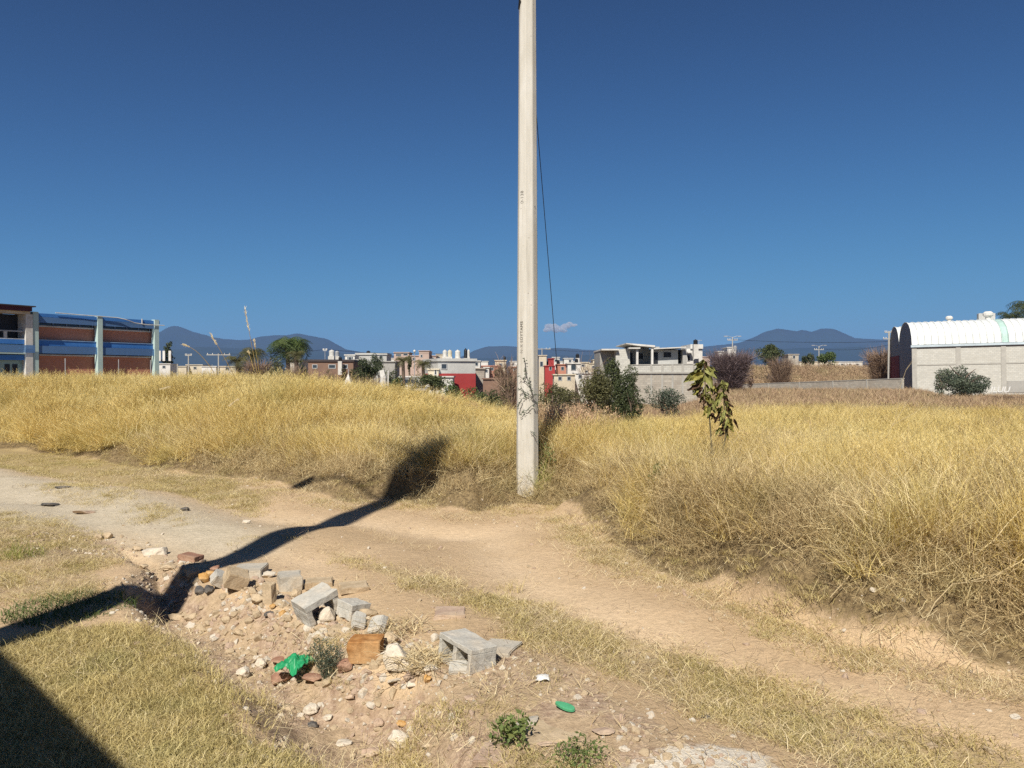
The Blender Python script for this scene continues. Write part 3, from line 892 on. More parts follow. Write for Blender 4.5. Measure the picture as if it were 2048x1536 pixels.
house('distant row of white houses left of the shed', 1672, 1724, 723, 230, M_WHITE, 8, wins=[(1685,729,4,3),(1700,729,4,3),(1714,729,4,3)])
house('long low pale wall behind the dry scrub', 1600, 1676, 723, 215, M_CREAM, 6)

house('cream two-storey house far behind the porch palms', 872, 890, 708, 190, M_CREAM, 7, wins=[(878,715,3,3)])
house('low white terrace row between the palms and the porch', 772, 800, 716, 175, M_WHITE, 7, wins=[(780,722,3,3),(790,722,3,3)])
house('small white cube house under the central hill', 1020, 1036, 722, 180, M_WHITE, 6, wins=[(1026,728,3,3)])
house('white low row house behind the salmon ones', 1120, 1150, 722, 185, M_WHITE, 6, wins=[(1128,727,3,3)])
house('cream low house left of the unfinished house', 1186, 1206, 719, 170, M_CREAM, 6, wins=[(1194,725,3,3)])
house('white rooftop room far left of the tank house', 960, 976, 722, 185, M_WHITE, 6)
house('lower cream wall house right of the bright red house', 1108, 1150, 748, 96, M_CREAM, 5, wins=[(1120,757,6,6),(1138,757,6,6)])
house('white lower house peeping over the bush left side', 1150, 1186, 745, 100, M_WHITE, 5, wins=[(1160,753,5,6)])
# tanks
tank('white water tank with dome lid on the dark shed', 659, 712, 699, 97, M_TWHITE, 11)
tank('grey water tank right beside the white one on the dark shed', 670, 712, 701, 99, M_STEEL, 9)
tank('black water tank lower on the dark shed roof', 676, 722, 713, 94, M_TBLACK, 7)
tank('black water tank on the green-tinted house', 734, 709, 701, 125, M_TBLACK, 8)
tank('square white roof tank leftmost on the grey and red house', 888, 713, 699, 91, M_TWHITE, 9)
tank('cream water tank second on the grey and red house', 898, 713, 699, 91, M_TCREAM, 9)
tank('big white water tank in the middle of the grey and red house', 914, 716, 699, 91, M_TWHITE, 11)
tank('black water tank rightmost on the grey and red house', 930, 716, 696, 91, M_TBLACK, 7)
tank('pale narrow water tank behind the black one', 936, 714, 698, 94, M_TWHITE, 5)
tank('dark tank on the cream house left of the pole', 1009, 722, 712, 131, M_TBLACK, 5)
tank('black tank on the tall red block', 1094, 730, 722, 140, M_TBLACK, 6)
tank('dark tank on the white roof room', 1117, 729, 719, 140, M_TBLACK, 6)
tank('black tank on the white house with tall window', 1156, 716, 707, 141, M_TBLACK, 7)
tank('brown tank below the black one near the round bush', 1154, 725, 717, 134, M_TBLACK, 7)
tank('black water tank on the white tower by the unfinished house', 1396, 688, 678, 88, M_TBLACK, 9)

# unfinished house with flat slabs --------------------------------------------
def unfinished():
    D = 84; p = W(1290, 731, D); zb = gz1(p.x, D) - 0.5
    k = D/FPX
    root = empty('unfinished_house', (p.x, D, zb), 0, 'unfinished grey house with overhanging white slabs behind the big bush', 'house', 'houses beyond the dry field')
    X = lambda px: (px-1290)*k
    Z = lambda py: zat(py, D) - zb
    MB().box(X(1206), X(1262), 3.0, 9, 0, Z(700)).build('wall', M_GREYW, root)
    MB().box(X(1235), X(1264), 1.4, 2.95, 0, Z(697)).build('wall', M_BLOCK, root)
    MB().box(X(1260), X(1308), 3.0, 8, 0, Z(694)).build('wall', M_GREYW, root)
    MB().box(X(1308), X(1360), 1.0, 8, 0, Z(699)).build('wall', M_LGREY, root)
    MB().box(X(1368), X(1376), 0.6, 8, 0, Z(698)).build('wall', M_GREYW, root)
    MB().box(X(1360), X(1368), 3.6, 8, 0, Z(698)).build('wall', M_DARK, root)
    s = MB(); s.box(X(1205), X(1240), 0.9, 9.2, Z(700), Z(697)); s.build('roof_slab', M_WHITE, root)
    s = MB()
    pts = [(X(1252), Z(688)), (X(1282), Z(692)), (X(1310), Z(694.2)), (X(1310), Z(690.6)), (X(1252), Z(686))]
    s.prism(pts, 0.0, 8.2); s.build('roof_slab', M_WHITE, root)
    MB().box(X(1257), X(1280), -.2, 0.9, Z(697.5), Z(695)).build('porch_slab', M_WHITE, root)
    s = MB(); pts = [(X(1308), Z(698.5)), (X(1372), Z(695.5)), (X(1372), Z(693.3)), (X(1308), Z(696.3))]
    s.prism(pts, -.1, 8.3); s.build('roof_slab', M_WHITE, root)
    MB().box(X(1318), X(1326), 2, 5, Z(694.8), Z(692)).build('roof_hatch', M_GREYW, root)
    for px in (1275, 1305):
        MB().box(X(px-2), X(px+2), 0.1, 0.45, Z(731), Z(698)).build('column', M_WHITE, root)
    for px, py, w, h in ((1289, 711, 12, 12), (1338, 709, 15, 10)):
        y = 2.97 if px < 1308 else 0.97
        a = w*k/2; b = h*k/2
        f = MB().box(X(px)-a-.08, X(px)+a+.08, y-.04, y+.02, Z(py)-b-.08, Z(py)+b+.08).build('window', M_LGREY, root)
        MB().box(X(px)-a, X(px)+a, y-.07, y-.02, Z(py)-b, Z(py)+b).build('pane', M_DARK, f)
    f = MB().box(X(1269), X(1273.5), 2.93, 3.02, Z(728), Z(704)).build('door', M_DARK, root)
    MB().box(X(1311), X(1319), 0.93, 1.02, Z(727), Z(704)).build('door', M_DARK, root)
    MB().box(X(1262), X(1376), -0.3, 3.0, 0, Z(729)).build('terrace', M_GREYW, root)
unfinished()
def tower_house():
    D = 90; p = W(1392, 731, D); zb = gz1(p.x, D) - 0.5; k = D/FPX
    X = lambda px: (px-1392)*k
    Z = lambda py: zat(py, D) - zb
    root = empty('white_house', (p.x, D, zb), 0, 'bright white house with square tower right of the unfinished house', 'house', 'houses beyond the dry field')
    MB().box(X(1376), X(1409), 1, 7, 0, Z(697)).build('wall', M_WHITE, root)
    MB().box(X(1384), X(1409.5), 0.8, 6, Z(697), Z(688)).build('tower', M_WHITE, root)
    MB().box(X(1376), X(1386), 0.2, 1, Z(706), Z(703)).build('canopy', M_WHITE, root)
    for px, py, w, h in ((1397.5, 711, 4, 6), (1381, 716, 4, 10)):
        f = MB().box(X(px-w/2)-.06, X(px+w/2)+.06, .95, 1.02, Z(py+h/2)-.06, Z(py-h/2)+.06).build('window', M_FRAME, root)
        MB().box(X(px-w/2), X(px+w/2), .92, .97, Z(py+h/2), Z(py-h/2)).build('pane', M_DARK, f)
    MB().box(X(1409.6), X(1417), 3, 6, 0, Z(711)).build('side_wall', M_CREAM, root)
tower_house()
# antenna on the tower
a = W(1404, 688, 90); b = W(1404, 679, 90)
an = MB().tube([(a.x, 91.5, a.z), (a.x, 91.5, b.z)], .03, 5)
an.box(a.x-.35, a.x+.35, 91.48, 91.52, b.z-.05, b.z)
tag(an.build('antenna', M_STEEL), 'thin television antenna beside the black tank on the white tower', 'antenna')

# boundary wall below the unfinished house
def block_wall(label, px0, y0t, y0b, D0, px1, y1t, y1b, D1, m, piers=(), beam=True, group=None, name='block_wall'):
    a = W(px0, y0t, D0); c = W(px1, y1t, D1)
    d = Vector((c.x-a.x, c.y-a.y, 0)); L = d.length
    root = empty(name, (a.x, a.y, 0), math.atan2(d.y, d.x), label, 'wall', group)
    za, zc = a.z, c.z
    ba = W(px0, y0b, D0).z - .8; bc = W(px1, y1b, D1).z - .8
    mb = MB(); b = 0
    mb.v = [(0,0,ba),(L,0,bc),(L,.15,bc),(0,.15,ba),(0,0,za-.08),(L,0,zc-.08),(L,.15,zc-.08),(0,.15,za-.08)]
    mb.f = [(0,3,2,1),(4,5,6,7),(0,1,5,4),(1,2,6,5),(2,3,7,6),(3,0,4,7)]
    mb.build('masonry', m, root)
    mb = MB()
    mb.v = [(-.05,-.04,za-.08),(L+.05,-.04,zc-.08),(L+.05,.19,zc-.08),(-.05,.19,za-.08),(-.05,-.04,za),(L+.05,-.04,zc),(L+.05,.19,zc),(-.05,.19,za)]
    mb.f = [(0,3,2,1),(4,5,6,7),(0,1,5,4),(1,2,6,5),(2,3,7,6),(3,0,4,7)]
    mb.build('coping', M_CONC, root)
    for f in piers:
        MB().box(L*f-.1, L*f+.1, -.05, .2, ba+(bc-ba)*f, za+(zc-za)*f-.081).build('pier', M_CONC, root)
    return root
block_wall('pale block wall with ledge below the unfinished house', 1262, 729, 772, 76, 1408, 727, 772, 78, M_BLOCK, (0, .27, .42, .56, .7, .86))
_lw = W(1262, 745, 75.85); _l2 = W(1408, 744, 77.85)
_bw = [o for o in COL.objects if o.name.startswith('block_wall')][-1]
_L = (Vector((_l2.x, _l2.y, 0)) - Vector((_lw.x, _lw.y, 0))).length
MB().box(-.05, _L, -.16, -.001, _lw.z-.10, _lw.z+.06).build('ledge', M_CONC, _bw)
MB().box(-.05, _L, -.035, -.002, _lw.z-3.0, _lw.z-.101).build('lower_masonry', M_BLOCK2, _bw)
block_wall('low grey block wall across the brown field', 1486, 768, 786, 122, 1806, 756, 792, 92, M_BLOCK2, (0, .2, .42, .63, .82, .995))

# ------------------------------------------------------------------ school building on the left
def school():
    A = W(68, 752, 89.6)
    zb = 0.0
    root = empty('school_building', (A.x, A.y, zb), math.atan2(.85, .53), 'two-storey school block with red brick panels, blue bands and pale columns', 'building')
    M_BLUE = mat('blue_slab_paint', (0.07, 0.24, 0.62), (0.05, 0.19, 0.52), 0.5, 0.6, 0)
    M_AQUA = mat('aqua_column_paint', (0.52, 0.66, 0.62), (0.44, 0.58, 0.55), 0.4, 0.8, 0)
    M_TEAL = mat('pale_teal_render', (0.36, 0.50, 0.47), (0.30, 0.43, 0.41), 0.4, 0.8, 0)
    M_MAROON = mat('maroon_fascia', (0.10, 0.028, 0.035), None, 0.5, 0.7, 0)
    M_BLUEL = mat('light_blue_rail', (0.34, 0.52, 0.80), None, 0.5, 0.5, 0)
    # translucent blue netting
    m, t, b = new_mat('blue_netting')
    b.inputs['Base Color'].default_value = (0.17, 0.31, 0.55, 1); b.inputs['Roughness'].default_value = 0.6
    tr = nn(t, 'ShaderNodeBsdfTransparent'); tr.inputs[0].default_value = (0.55, 0.72, 0.9, 1)
    mx = nn(t, 'ShaderNodeMixShader'); mx.inputs[0].default_value = 0.5
    t.links.new(tr.outputs[0], mx.inputs[1]); t.links.new(b.outputs[0], mx.inputs[2]); t.links.new(mx.outputs[0], t.nodes['Material Output'].inputs['Surface'])
    M_NET = m
    ZT, ZS2, ZB1, ZB0, ZS1 = 8.62, 7.30, 5.62, 5.02, 4.05
    def band(z0, z1, y0, y1, m, name, x0=0.0, x1=15.4): return MB().box(x0, x1, y0, y1, z0, z1).build(name, m, root)
    band(-1, ZS2-.12, 0.62, 0.9, M_BRICKR, 'brick_wall')
    band(ZT-.38, ZT, -.25, 8, M_BLUE, 'roof_slab')
    band(ZB0, ZB1, -.05, 0.6, M_BLUE, 'floor_band')
    band(ZB1, ZB1+.07, -.1, 0.6, M_BLUEL, 'band_ledge')
    MB().box(0.1, 15.3, 1.6, 8, -1, ZT-.4).build('inner_wall', M_GREYW, root)
    MB().box(15.2, 15.45, 0.9, 8, -1, ZT-.4).build('end_wall', M_BRICKR, root)
    for x in (0.02, 7.45, 14.9):
        MB().box(x-.3, x+.3, -.42, .25, -1, ZT+.12).build('column', M_AQUA, root)
    for x0 in (0.55, 8.0):
        for (zs, zt) in ((ZS2, ZT-.4), (ZS1, ZB0-.02)):
            # window strip: frame with panes, sill, netting in front
            f = MB()
            f.box(x0+.2, x0+6.5, 0.30, 0.62, zs-.16, zs)
            w = f.build('window', M_WHITE, root)
            for k in range(5):
                xx = x0 + .25 + k*1.55
                MB().box(xx-.03, xx+.03, 0.4, 0.5, zs, zt).build('mullion', M_BLUEL, w)
            MB().box(x0+.25, x0+6.45, 0.42, 0.47, (zs+zt)/2-.02, (zs+zt)/2+.02).build('transom', M_BLUEL, w)
            for k in range(4):
                xx = x0 + .3 + k*1.55
                MB().box(xx, xx+1.45, 0.53, 0.56, zs+.02, zt).build('pane', M_GLASS, w)
            MB().box(x0-.35, x0+6.75, -.30, -.285, zs+.28 if zs == ZS2 else zs+.1, zt).build('netting', M_NET, root)
    # left wing, upper classroom set slightly forward
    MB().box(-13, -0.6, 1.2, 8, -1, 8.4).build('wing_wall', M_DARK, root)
    MB().box(-13, -.62, -.9, 8, 8.72, 9.2).build('wing_fascia', M_MAROON, root)
    MB().box(-13, -.3, -1.1, 8.2, 9.2, 9.32).build('wing_roof', M_ROOFD, root)
    MB().box(-13, -.62, -.5, 1.18, 8.42, 8.71).build('wing_lintel', M_CREAM, root)
    MB().box(-1.1, -.35, -.5, 1.19, -1, 8.41).build('wing_column', M_WHITE, root)
    MB().box(-13, -1.12, -.1, .3, 6.45, 6.58).build('transom', M_STEEL, root)
    for x in (-3.0, -5.6, -8.2, -10.6):
        MB().box(x-.16, x+.16, -.12, .1, 5.72, 6.44).build('mullion', M_WHITE, root)
    for x in (-4.2, -7.4, -10.6):
        MB().box(x-.05, x+.05, -.05, .1, 6.59, 8.41).build('mullion', M_STEEL, root)
    MB().box(-13, -1.12, -.2, .5, 5.62, 5.71).build('sill', M_WHITE, root)
    MB().box(-13, -1.12, -.25, 1.0, 5.1, 5.61).build('floor_band', M_BLUE, root)
    MB().box(-13, -.2, -.62, -.6, 4.15, 5.0).build('netting', M_NET, root)
    MB().box(-13, -1.12, .3, 1.1, 4.2, 5.08).build('teal_wall', M_TEAL, root)
    MB().box(-13, -1.12, -.35, 1.0, 3.98, 4.14).build('ledge', M_AQUA, root)
    MB().box(-13, -1.12, -.2, 1.0, 3.35, 3.9).build('floor_band', M_BLUE, root)
    MB().box(-13, -1.12, .25, 1.1, -1, 3.34).build('teal_wall', M_TEAL, root)
    for x in (-1.9, -2.7):
        MB().box(x-.26, x+.26, .2, .3, 1.9, 2.9).build('opening', M_DARK, root)
    for x in (-6.4, 2.6, 9.0, 13.2):
        MB().tube([(x, -1.6, -.5), (x, -1.6, 3.6)], .05, 6).build('fence_post', M_STEEL, root)
    # white pipe along the roof edge
    pts = [(2.2,-.4,8.78),(5,-.4,8.72),(7.4,-.45,8.70),(9.6,-.5,8.66),(10.6,-.6,8.50),(11.8,-.55,8.16),(13.4,-.5,8.02),(15.9,-.5,8.06)]
    MB().tube(pts, .055, 6).build('roof_pipe', M_WHITE, root)
    MB().tube([(12.9,-.35,8.05),(12.9,-.35,8.75)], .06, 6).build('pipe_bracket', M_WHITE, root)
school()

# ------------------------------------------------------------------ barrel-roofed shed on the right
def barn():
    C = W(1826, 690, 95)
    M_ROOFW = mat('white_roof_sheet', (0.80, 0.82, 0.80), (0.72, 0.75, 0.73), 0.5, 0.45, 0)
    M_ROOFG = mat('green_tinted_sheet', (0.52, 0.72, 0.66), None, 0.5, 0.45, 0)
    M_GABLE = mat('gable_sheet', (0.20, 0.20, 0.23), (0.16, 0.16, 0.19), 0.4, 0.6, 0)
    M_GABLR = mat('red_gable_base', (0.24, 0.04, 0.05), None, 0.4, 0.8, 0)
    M_GUT = mat('blue_white_gutter', (0.60, 0.70, 0.76), None, 0.5, 0.5, 0)
    ang = math.atan2(-.309, .951)
    zb = -1.8; H = C.z - zb
    L = 34.0
    group = 'barrel-roofed sheds'
    tilt = math.radians(1.15)
    def one(off, Wd, label, first, redbase):
        g = Vector((math.sin(math.radians(18)), math.cos(math.radians(18)), 0))
        p = Vector((C.x, C.y, zb)) + g*off
        root = empty('barrel_roofed_shed', p, ang, label, 'shed', group)
        root.rotation_euler = (Matrix.Rotation(ang, 4, 'Z') @ Matrix.Rotation(-tilt, 4, 'Y')).to_euler()
        # local x along the long wall, y = depth
        arc = [(Wd/2 - Wd/2*math.cos(math.pi*i/10), 2.9*math.sin(math.pi*i/10)**0.9) for i in range(11)]
        # gable end: arch-shaped plate
        mb = MB()
        out = [(0, 0)] + [(y, H + z) for y, z in arc] + [(Wd, 0)]
        n = len(out)
        mb.v = [(0.05, y, z) for y, z in out] + [(0.2, y, z) for y, z in out]
        mb.f = [tuple(range(n))[::-1], tuple(range(n, 2*n))] + [(k, (k+1) % n, n+(k+1) % n, n+k) for k in range(n)]
        mb.build('gable_end', M_GABLE, root)
        if redbase:
            MB().box(0.0, 0.045, 0.2, Wd-.2, 0, H-1.0).build('gable_base', M_GABLR, root)
        if first:
            MB().box(0.21, L, 0.04, 0.24, 0, H-.3).build('side_wall', M_BLOCK, root)
            for k in range(8):
                x = 0.02 + k*4.62
                MB().box(x if k else 0.0, x+.5, -.03, 0.035, 0, H-.3).build('column', M_CONC, root)
                for zz in (H-2.45,):
                    if k < 7: MB().box(x+.5, x+4.62, -.01, 0.035, zz, zz+.16).build('tie_beam', M_CONC, root)
            MB().box(9.8, L, -.015, 0.036, 1.3, 2.65).build('render_patch', M_GREYW, root)
            MB().box(-.1, L, -.12, 0.25, H-.29, H-.02).build('gutter', M_GUT, root)
            MB().box(-.1, L, -.05, 0.2, H-.42, H-.295).build('painted_gutter_shadow', M_ROOFD, root)  # added dark strip: the shade under the gutter put into its colour
        # ribbed roof panels, each its own object sharing two meshes
        pw = 0.72
        v = []; f = []
        prof = [(0.0, .09), (.10, .09), (.17, 0.0), (pw-.11, 0.0), (pw-.02, .09)]
        m_ = len(prof)
        for i, (y, z) in enumerate(arc):
            t_ = math.pi*i/10
            ny, nz = -math.cos(t_), math.sin(t_)
            for x, h in prof: v.append((x, y + ny*h, z + nz*h + .02))
        for i in range(10):
            for k in range(m_-1):
                b0 = i*m_+k; f.append((b0, b0+1, b0+m_+1, b0+m_))
        mb = MB(); mb.v = v; mb.f = f
        meW = mb.mesh('roof_panel', M_ROOFW); meG = mb.mesh('roof_panel_green', M_ROOFG)
        for k in range(int(L/pw)):
            o = link('roof_panel', meG if (k == 13 and first) else meW, root, (k*pw, 0, H))
            if k == 13 and first: o['label'] = 'green tinted roof panel'
        if first:
            for x, s_ in ((9.2, 1.15), (5.0, .8)):
                vt = MB().lathe([(.28*s_, 0), (.28*s_, .45*s_), (.5*s_, .62*s_), (.52*s_, .85*s_), (.3*s_, 1.05*s_)], 12)
                vt.build('roof_vent', M_WHITE, root, (x, Wd/2+.3, H+2.75))
    one(0, 10, 'near barrel-roofed white shed with long block side wall', True, False)
    one(10.05, 8.6, 'far barrel-roofed shed with dark red gable behind the near one', False, True)
    # boxy plant on the roof line behind
    q = W(1972, 634, 104)
    rt = empty('rooftop_unit', (q.x, 104, q.z-.55), ang, 'grey rooftop box showing above the ribbed white roof', 'rooftop unit')
    MB().box(-.95, .95, -.5, .5, 0, 1.0).build('housing', M_LGREY, rt, bevel=.03)
    MB().lathe([(.3, 0), (.3, .3), (.1, .4)], 10).build('dome_vent', M_WHITE, rt, (0.1, -.8, 0.5))
    MB().box(-.9, -.7, -.45, .45, -1.2, 0).box(.7, .9, -.45, .45, -1.2, 0).build('leg', M_STEEL, rt)
    # painted letters on the wall
    gm = mat('white_spray_paint', (0.78, 0.78, 0.76), None, 2, 0.6, 0)
    gm2 = mat('dark_spray_paint', (0.10, 0.08, 0.14), None, 2, 0.6, 0)
    def letters(txt, x, z, size, m, sh=0.25):
        cu = bpy.data.curves.new('graffiti', 'FONT'); cu.body = txt; cu.size = size; cu.extrude = .008; cu.shear = sh; cu.offset = 0.02
        o = bpy.data.objects.new('graffiti_tmp', cu); COL.objects.link(o)
        dg = bpy.context.evaluated_depsgraph_get(); me = bpy.data.meshes.new_from_object(o.evaluated_get(dg))
        bpy.data.objects.remove(o)
        me.materials.clear(); me.materials.append(m)
        r_ = [o_ for o_ in COL.objects if o_.name == 'barrel_roofed_shed'][0]
        o = link('graffiti', me, r_, (x, -.03, z), (math.pi/2, 0, 0))
        return o
    letters('ILUU', 8.05, 1.35, 0.92, gm)
    letters('Y', 11.55, 1.15, 0.95, gm, 0)
    letters('v', 11.75, 1.62, 0.7, gm2, 0.2)
barn()

# ------------------------------------------------------------------ foliage
M_LEAFD = straw_mat('dark_foliage', [(0.1, (0.020, 0.032, 0.014)), (0.5, (0.045, 0.062, 0.026)), (0.95, (0.10, 0.115, 0.045))], 0, 0.4, 0.15)
M_LEAFG = straw_mat('green_foliage', [(0.1, (0.035, 0.055, 0.018)), (0.5, (0.075, 0.115, 0.035)), (0.95, (0.16, 0.20, 0.065))], 0, 0.4, 0.2)
M_LEAFO = straw_mat('olive_foliage', [(0.1, (0.045, 0.050, 0.022)), (0.5, (0.105, 0.105, 0.045)), (0.95, (0.20, 0.185, 0.08))], 0, 0.4, 0.2)
M_LEAFY = straw_mat('grey_green_foliage', [(0.1, (0.04, 0.055, 0.04)), (0.5, (0.085, 0.11, 0.075)), (0.95, (0.17, 0.19, 0.12))], 0, 0.4, 0.15)
M_PURPLE = straw_mat('bare_purplish_twigs', [(0.1, (0.06, 0.042, 0.045)), (0.5, (0.125, 0.09, 0.095)), (0.95, (0.22, 0.165, 0.16))], 0, 0.4, 0.05)
M_TWIG = straw_mat('brown_twigs', [(0.1, (0.11, 0.075, 0.055)), (0.5, (0.22, 0.15, 0.105)), (0.95, (0.36, 0.25, 0.17))], 0, 0.4, 0.05)
M_BARK = mat('bark', (0.20, 0.15, 0.11), (0.12, 0.09, 0.07), 4, 0.9, 0.4)
M_BARKP = mat('pale_bark', (0.46, 0.38, 0.30), (0.34, 0.27, 0.21), 4, 0.9, 0.3)
def leaf_cloud(rng, n, blobs, leaf, droop=0.0):
    bs = np.array(blobs, float)
    vol = (bs[:,3]*bs[:,4]*bs[:,5])**0.75; pick = rng.choice(len(bs), n, p=vol/vol.sum())
    d = rng.normal(size=(n,3)); d /= np.linalg.norm(d, axis=1)[:, None]
    r = rng.uniform(0.35, 1.08, n)**0.6
    c = bs[pick, :3] + d*bs[pick, 3:]*r[:, None]
    a = rng.normal(size=(n,3)); a[:, 2] -= droop; a /= np.linalg.norm(a, axis=1)[:, None]
    b = np.cross(a, rng.normal(size=(n,3))); b /= np.linalg.norm(b, axis=1)[:, None]
    L = leaf*rng.uniform(.6, 1.4, n)[:, None]; Wd = L*0.42
    V = np.stack([c - a*L*.5, c + b*Wd*.5, c + a*L*.5, c - b*Wd*.5], 1).reshape(-1, 3)
    F = np.arange(n*4).reshape(n, 4)
    sub = np.repeat(np.clip(rng.uniform(0, 1, len(bs))[pick]*.45 + rng.uniform(0, .65, n), 0, 1), 4)
    return V, F, sub
def crown_blobs(rng, rx, ry, rz, cz, n=14, size=0.42):
    out = []
    for _ in range(n):
        d = rng.normal(size=3); d /= np.linalg.norm(d); q = rng.uniform(.35, .85)
        s_ = size*rng.uniform(.6, 1.2)
        out.append((d[0]*rx*q, d[1]*ry*q, cz + d[2]*rz*q, rx*s_, ry*s_, rz*s_))
    return out
def limbs(rng, h, r, spread, n=6):
    mb = MB()
    top = (rng.normal(0, .05)*h, rng.normal(0, .05)*h, h*.62)
    mb.tube([(0,0,-.4), (top[0]*.4, top[1]*.4, h*.3), top], [r, r*.8, r*.55], 7)
    for _ in range(n):
        a = rng.uniform(0, 2*math.pi); z0 = h*rng.uniform(.2, .6); q = rng.uniform(.5, .95)
        mb.tube([(top[0]*z0/h, top[1]*z0/h, z0), (math.cos(a)*spread*q*.5, math.sin(a)*spread*q*.5, z0+h*.16), (math.cos(a)*spread*q, math.sin(a)*spread*q, z0+h*rng.uniform(.25,.4))], [r*.5, r*.3, r*.1], 5)
    return mb
SEED = [100]
def tree(label, px, ytop, D, wpx, ybot, m, leaf=0.16, n=3500, name='tree', cat='tree', group=None, nb=14, size=.42, base=None, squash=1.0, trunk_m=None):
    SEED[0] += 1; rng = np.random.default_rng(SEED[0])
    k = D/FPX; p = W(px, ytop, D); zb = gz1(p.x, D)
    root = empty(name, (p.x, D, zb), 0, label, cat, group)
    top = p.z - zb; bot = W(px, ybot, D).z - zb
    if name in ('bush', 'shrub'): bot = min(bot, 0.0)
    rz = max((top-bot)/2, .3); cz = (top+bot)/2; rx = wpx*k/2
    V, F, B = leaf_cloud(rng, n, crown_blobs(rng, rx*.9, rx*.9*squash, rz*.92, cz, nb, size), leaf)
    link('crown', np_mesh('crown', V, F, m, {'bl': B}), root)
    limbs(rng, max(top*.95, .5), max(rx*.07, .04), rx*.75).build('trunk', trunk_m or M_BARK, root)
    return root
def twig_cloud(rng, n, h, R, w, up=0.7, nseg=4):
    """many fine curved ribbons from a few stems"""
    ang = rng.uniform(0, 2*np.pi, n); rad = R*np.sqrt(rng.uniform(0, 1, n))*.75
    z0 = rng.uniform(0.02, .75, n)*h
    x = rad*np.cos(ang)*(.3+z0/h); y = rad*np.sin(ang)*(.3+z0/h); z = z0
    az = ang + rng.normal(0, .8, n); tl = np.abs(rng.normal(up, .35, n))
    ln = h*rng.uniform(.12, .34, n)/nseg
    fa = rng.uniform(0, 2*np.pi, n); V = []
    for s_ in range(nseg+1):
        wk = w*(1-.8*s_/nseg)*.5
        V += [np.stack([x-np.cos(fa)*wk, y-np.sin(fa)*wk, z], 1), np.stack([x+np.cos(fa)*wk, y+np.sin(fa)*wk, z+w*.3], 1)]
        x = x + np.sin(tl)*np.cos(az)*ln; y = y + np.sin(tl)*np.sin(az)*ln; z = z + np.cos(tl)*ln
        az = az + rng.normal(0, .35, n); tl = tl + rng.normal(0, .2, n)
    V = np.stack(V, 1); b = np.arange(n)[:, None]*(2*(nseg+1))
    F = np.concatenate([np.concatenate([b+2*i, b+2*i+1, b+2*i+3, b+2*i+2], 1) for i in range(nseg)])
    return V.reshape(-1, 3), F, np.repeat(rng.uniform(0, 1, n), 2*(nseg+1))
def bare(label, px, ytop, D, wpx, m, n=2600, w=0.03, name='bare_tree', cat='tree', group=None, up=.7):
    SEED[0] += 1; rng = np.random.default_rng(SEED[0])
    p = W(px, ytop, D); zb = gz1(p.x, D); h = p.z - zb; R = wpx*D/FPX/2
    root = empty(name, (p.x, D, zb), 0, label, cat, group)
    V, F, B = twig_cloud(rng, n, h, R, w, up)
    link('twigs', np_mesh('twigs', V, F, m, {'bl': B}), root)
    limbs(rng, h, max(.03, h*.02), R*.8, 9).build('trunk', M_BARK, root)
    return root

def palm(label, px, ytop, D, wpx, ybase=None, n=18, m=M_LEAFG, droop=1.0, group='palms left of the village'):
    SEED[0] += 1; rng = np.random.default_rng(SEED[0])
    p = W(px, ytop, D); zb = gz1(p.x, D); top = p.z - zb; L = wpx*D/FPX/2*1.15
    root = empty('palm_tree', (p.x, D, zb), 0, label, 'palm tree', group)
    zc = top - L*.35
    MB().tube([(0,0,-.3), (.05*L,0,zc*.5), (0,0,zc)], [.22, .17, .15], 8).build('trunk', M_BARK, root)
    nl = 13
    for i in range(n):
        az = 2*math.pi*(i*.382) ; el = rng.uniform(.0, 1.25) if i > 2 else 1.3
        V = []; F = []; x = 0.0; z = 0.0; tl = el; st = L*rng.uniform(.8, 1.1)/nl
        for k in range(nl):
            x2 = x + math.cos(tl)*st; z2 = z + math.sin(tl)*st; tl -= .19*droop
            ll = L*.30*math.sin(math.pi*(k+1.5)/(nl+2.2))
            for sd in (-1, 1):
                for fr in (0, .5):
                    b = len(V); xa = x+(x2-x)*fr; za = z+(z2-z)*fr; xb = x+(x2-x)*(fr+.2); zb_ = z+(z2-z)*(fr+.2)
                    jt = rng.uniform(.75, 1.1); dz_ = rng.uniform(.25, .8)
                    V += [(xa, 0, za), (xb, 0, zb_), (xb+st*.9, sd*ll*jt, zb_-ll*dz_), (xa+st*.85, sd*ll*jt*.97, za-ll*dz_)]
                    F.append((b, b+1, b+2, b+3))
            x, z = x2, z2
        o = link('frond', np_mesh('frond', V, F, m, {'bl': rng.uniform(0, 1, 1)[0]*np.ones(len(V))*.8 + rng.uniform(0, .2, len(V))}), root, (0, 0, zc), (0, 0, az))
    return root

# mid-distance trees and shrubs, left to right
palm('large dark palm clump left of the dark-roofed shed', 574, 671, 62, 90, n=38, droop=1.15)
palm('second dark palm leaning right behind the large palm', 592, 675, 66, 74, n=28, m=M_LEAFD)
palm('smaller ragged palm in front of the large palm', 503, 694, 66, 66, n=24, m=M_LEAFO)
palm('low palm with hanging fronds right of the large palm', 592, 701, 60, 44, n=20, m=M_LEAFO)
palm('low yellowish palm at the left end of the clump', 474, 710, 68, 58, n=20, m=M_LEAFO)
tree('dark ivy-like shrub below the palms', 562, 716, 56, 44, 752, M_LEAFY, .14, 1500, name='shrub', cat='shrub')
tree('olive bush filling the foot of the palm clump', 548, 708, 60, 60, 752, M_LEAFO, .15, 2200, name='shrub', cat='shrub')
tree('dark bush right at the foot of the palm clump', 606, 716, 58, 34, 752, M_LEAFD, .15, 1300, name='shrub', cat='shrub')
tree('low green shrub row before the long dark shed', 655, 733, 62, 56, 760, M_LEAFO, .15, 1500, name='shrub', cat='shrub')
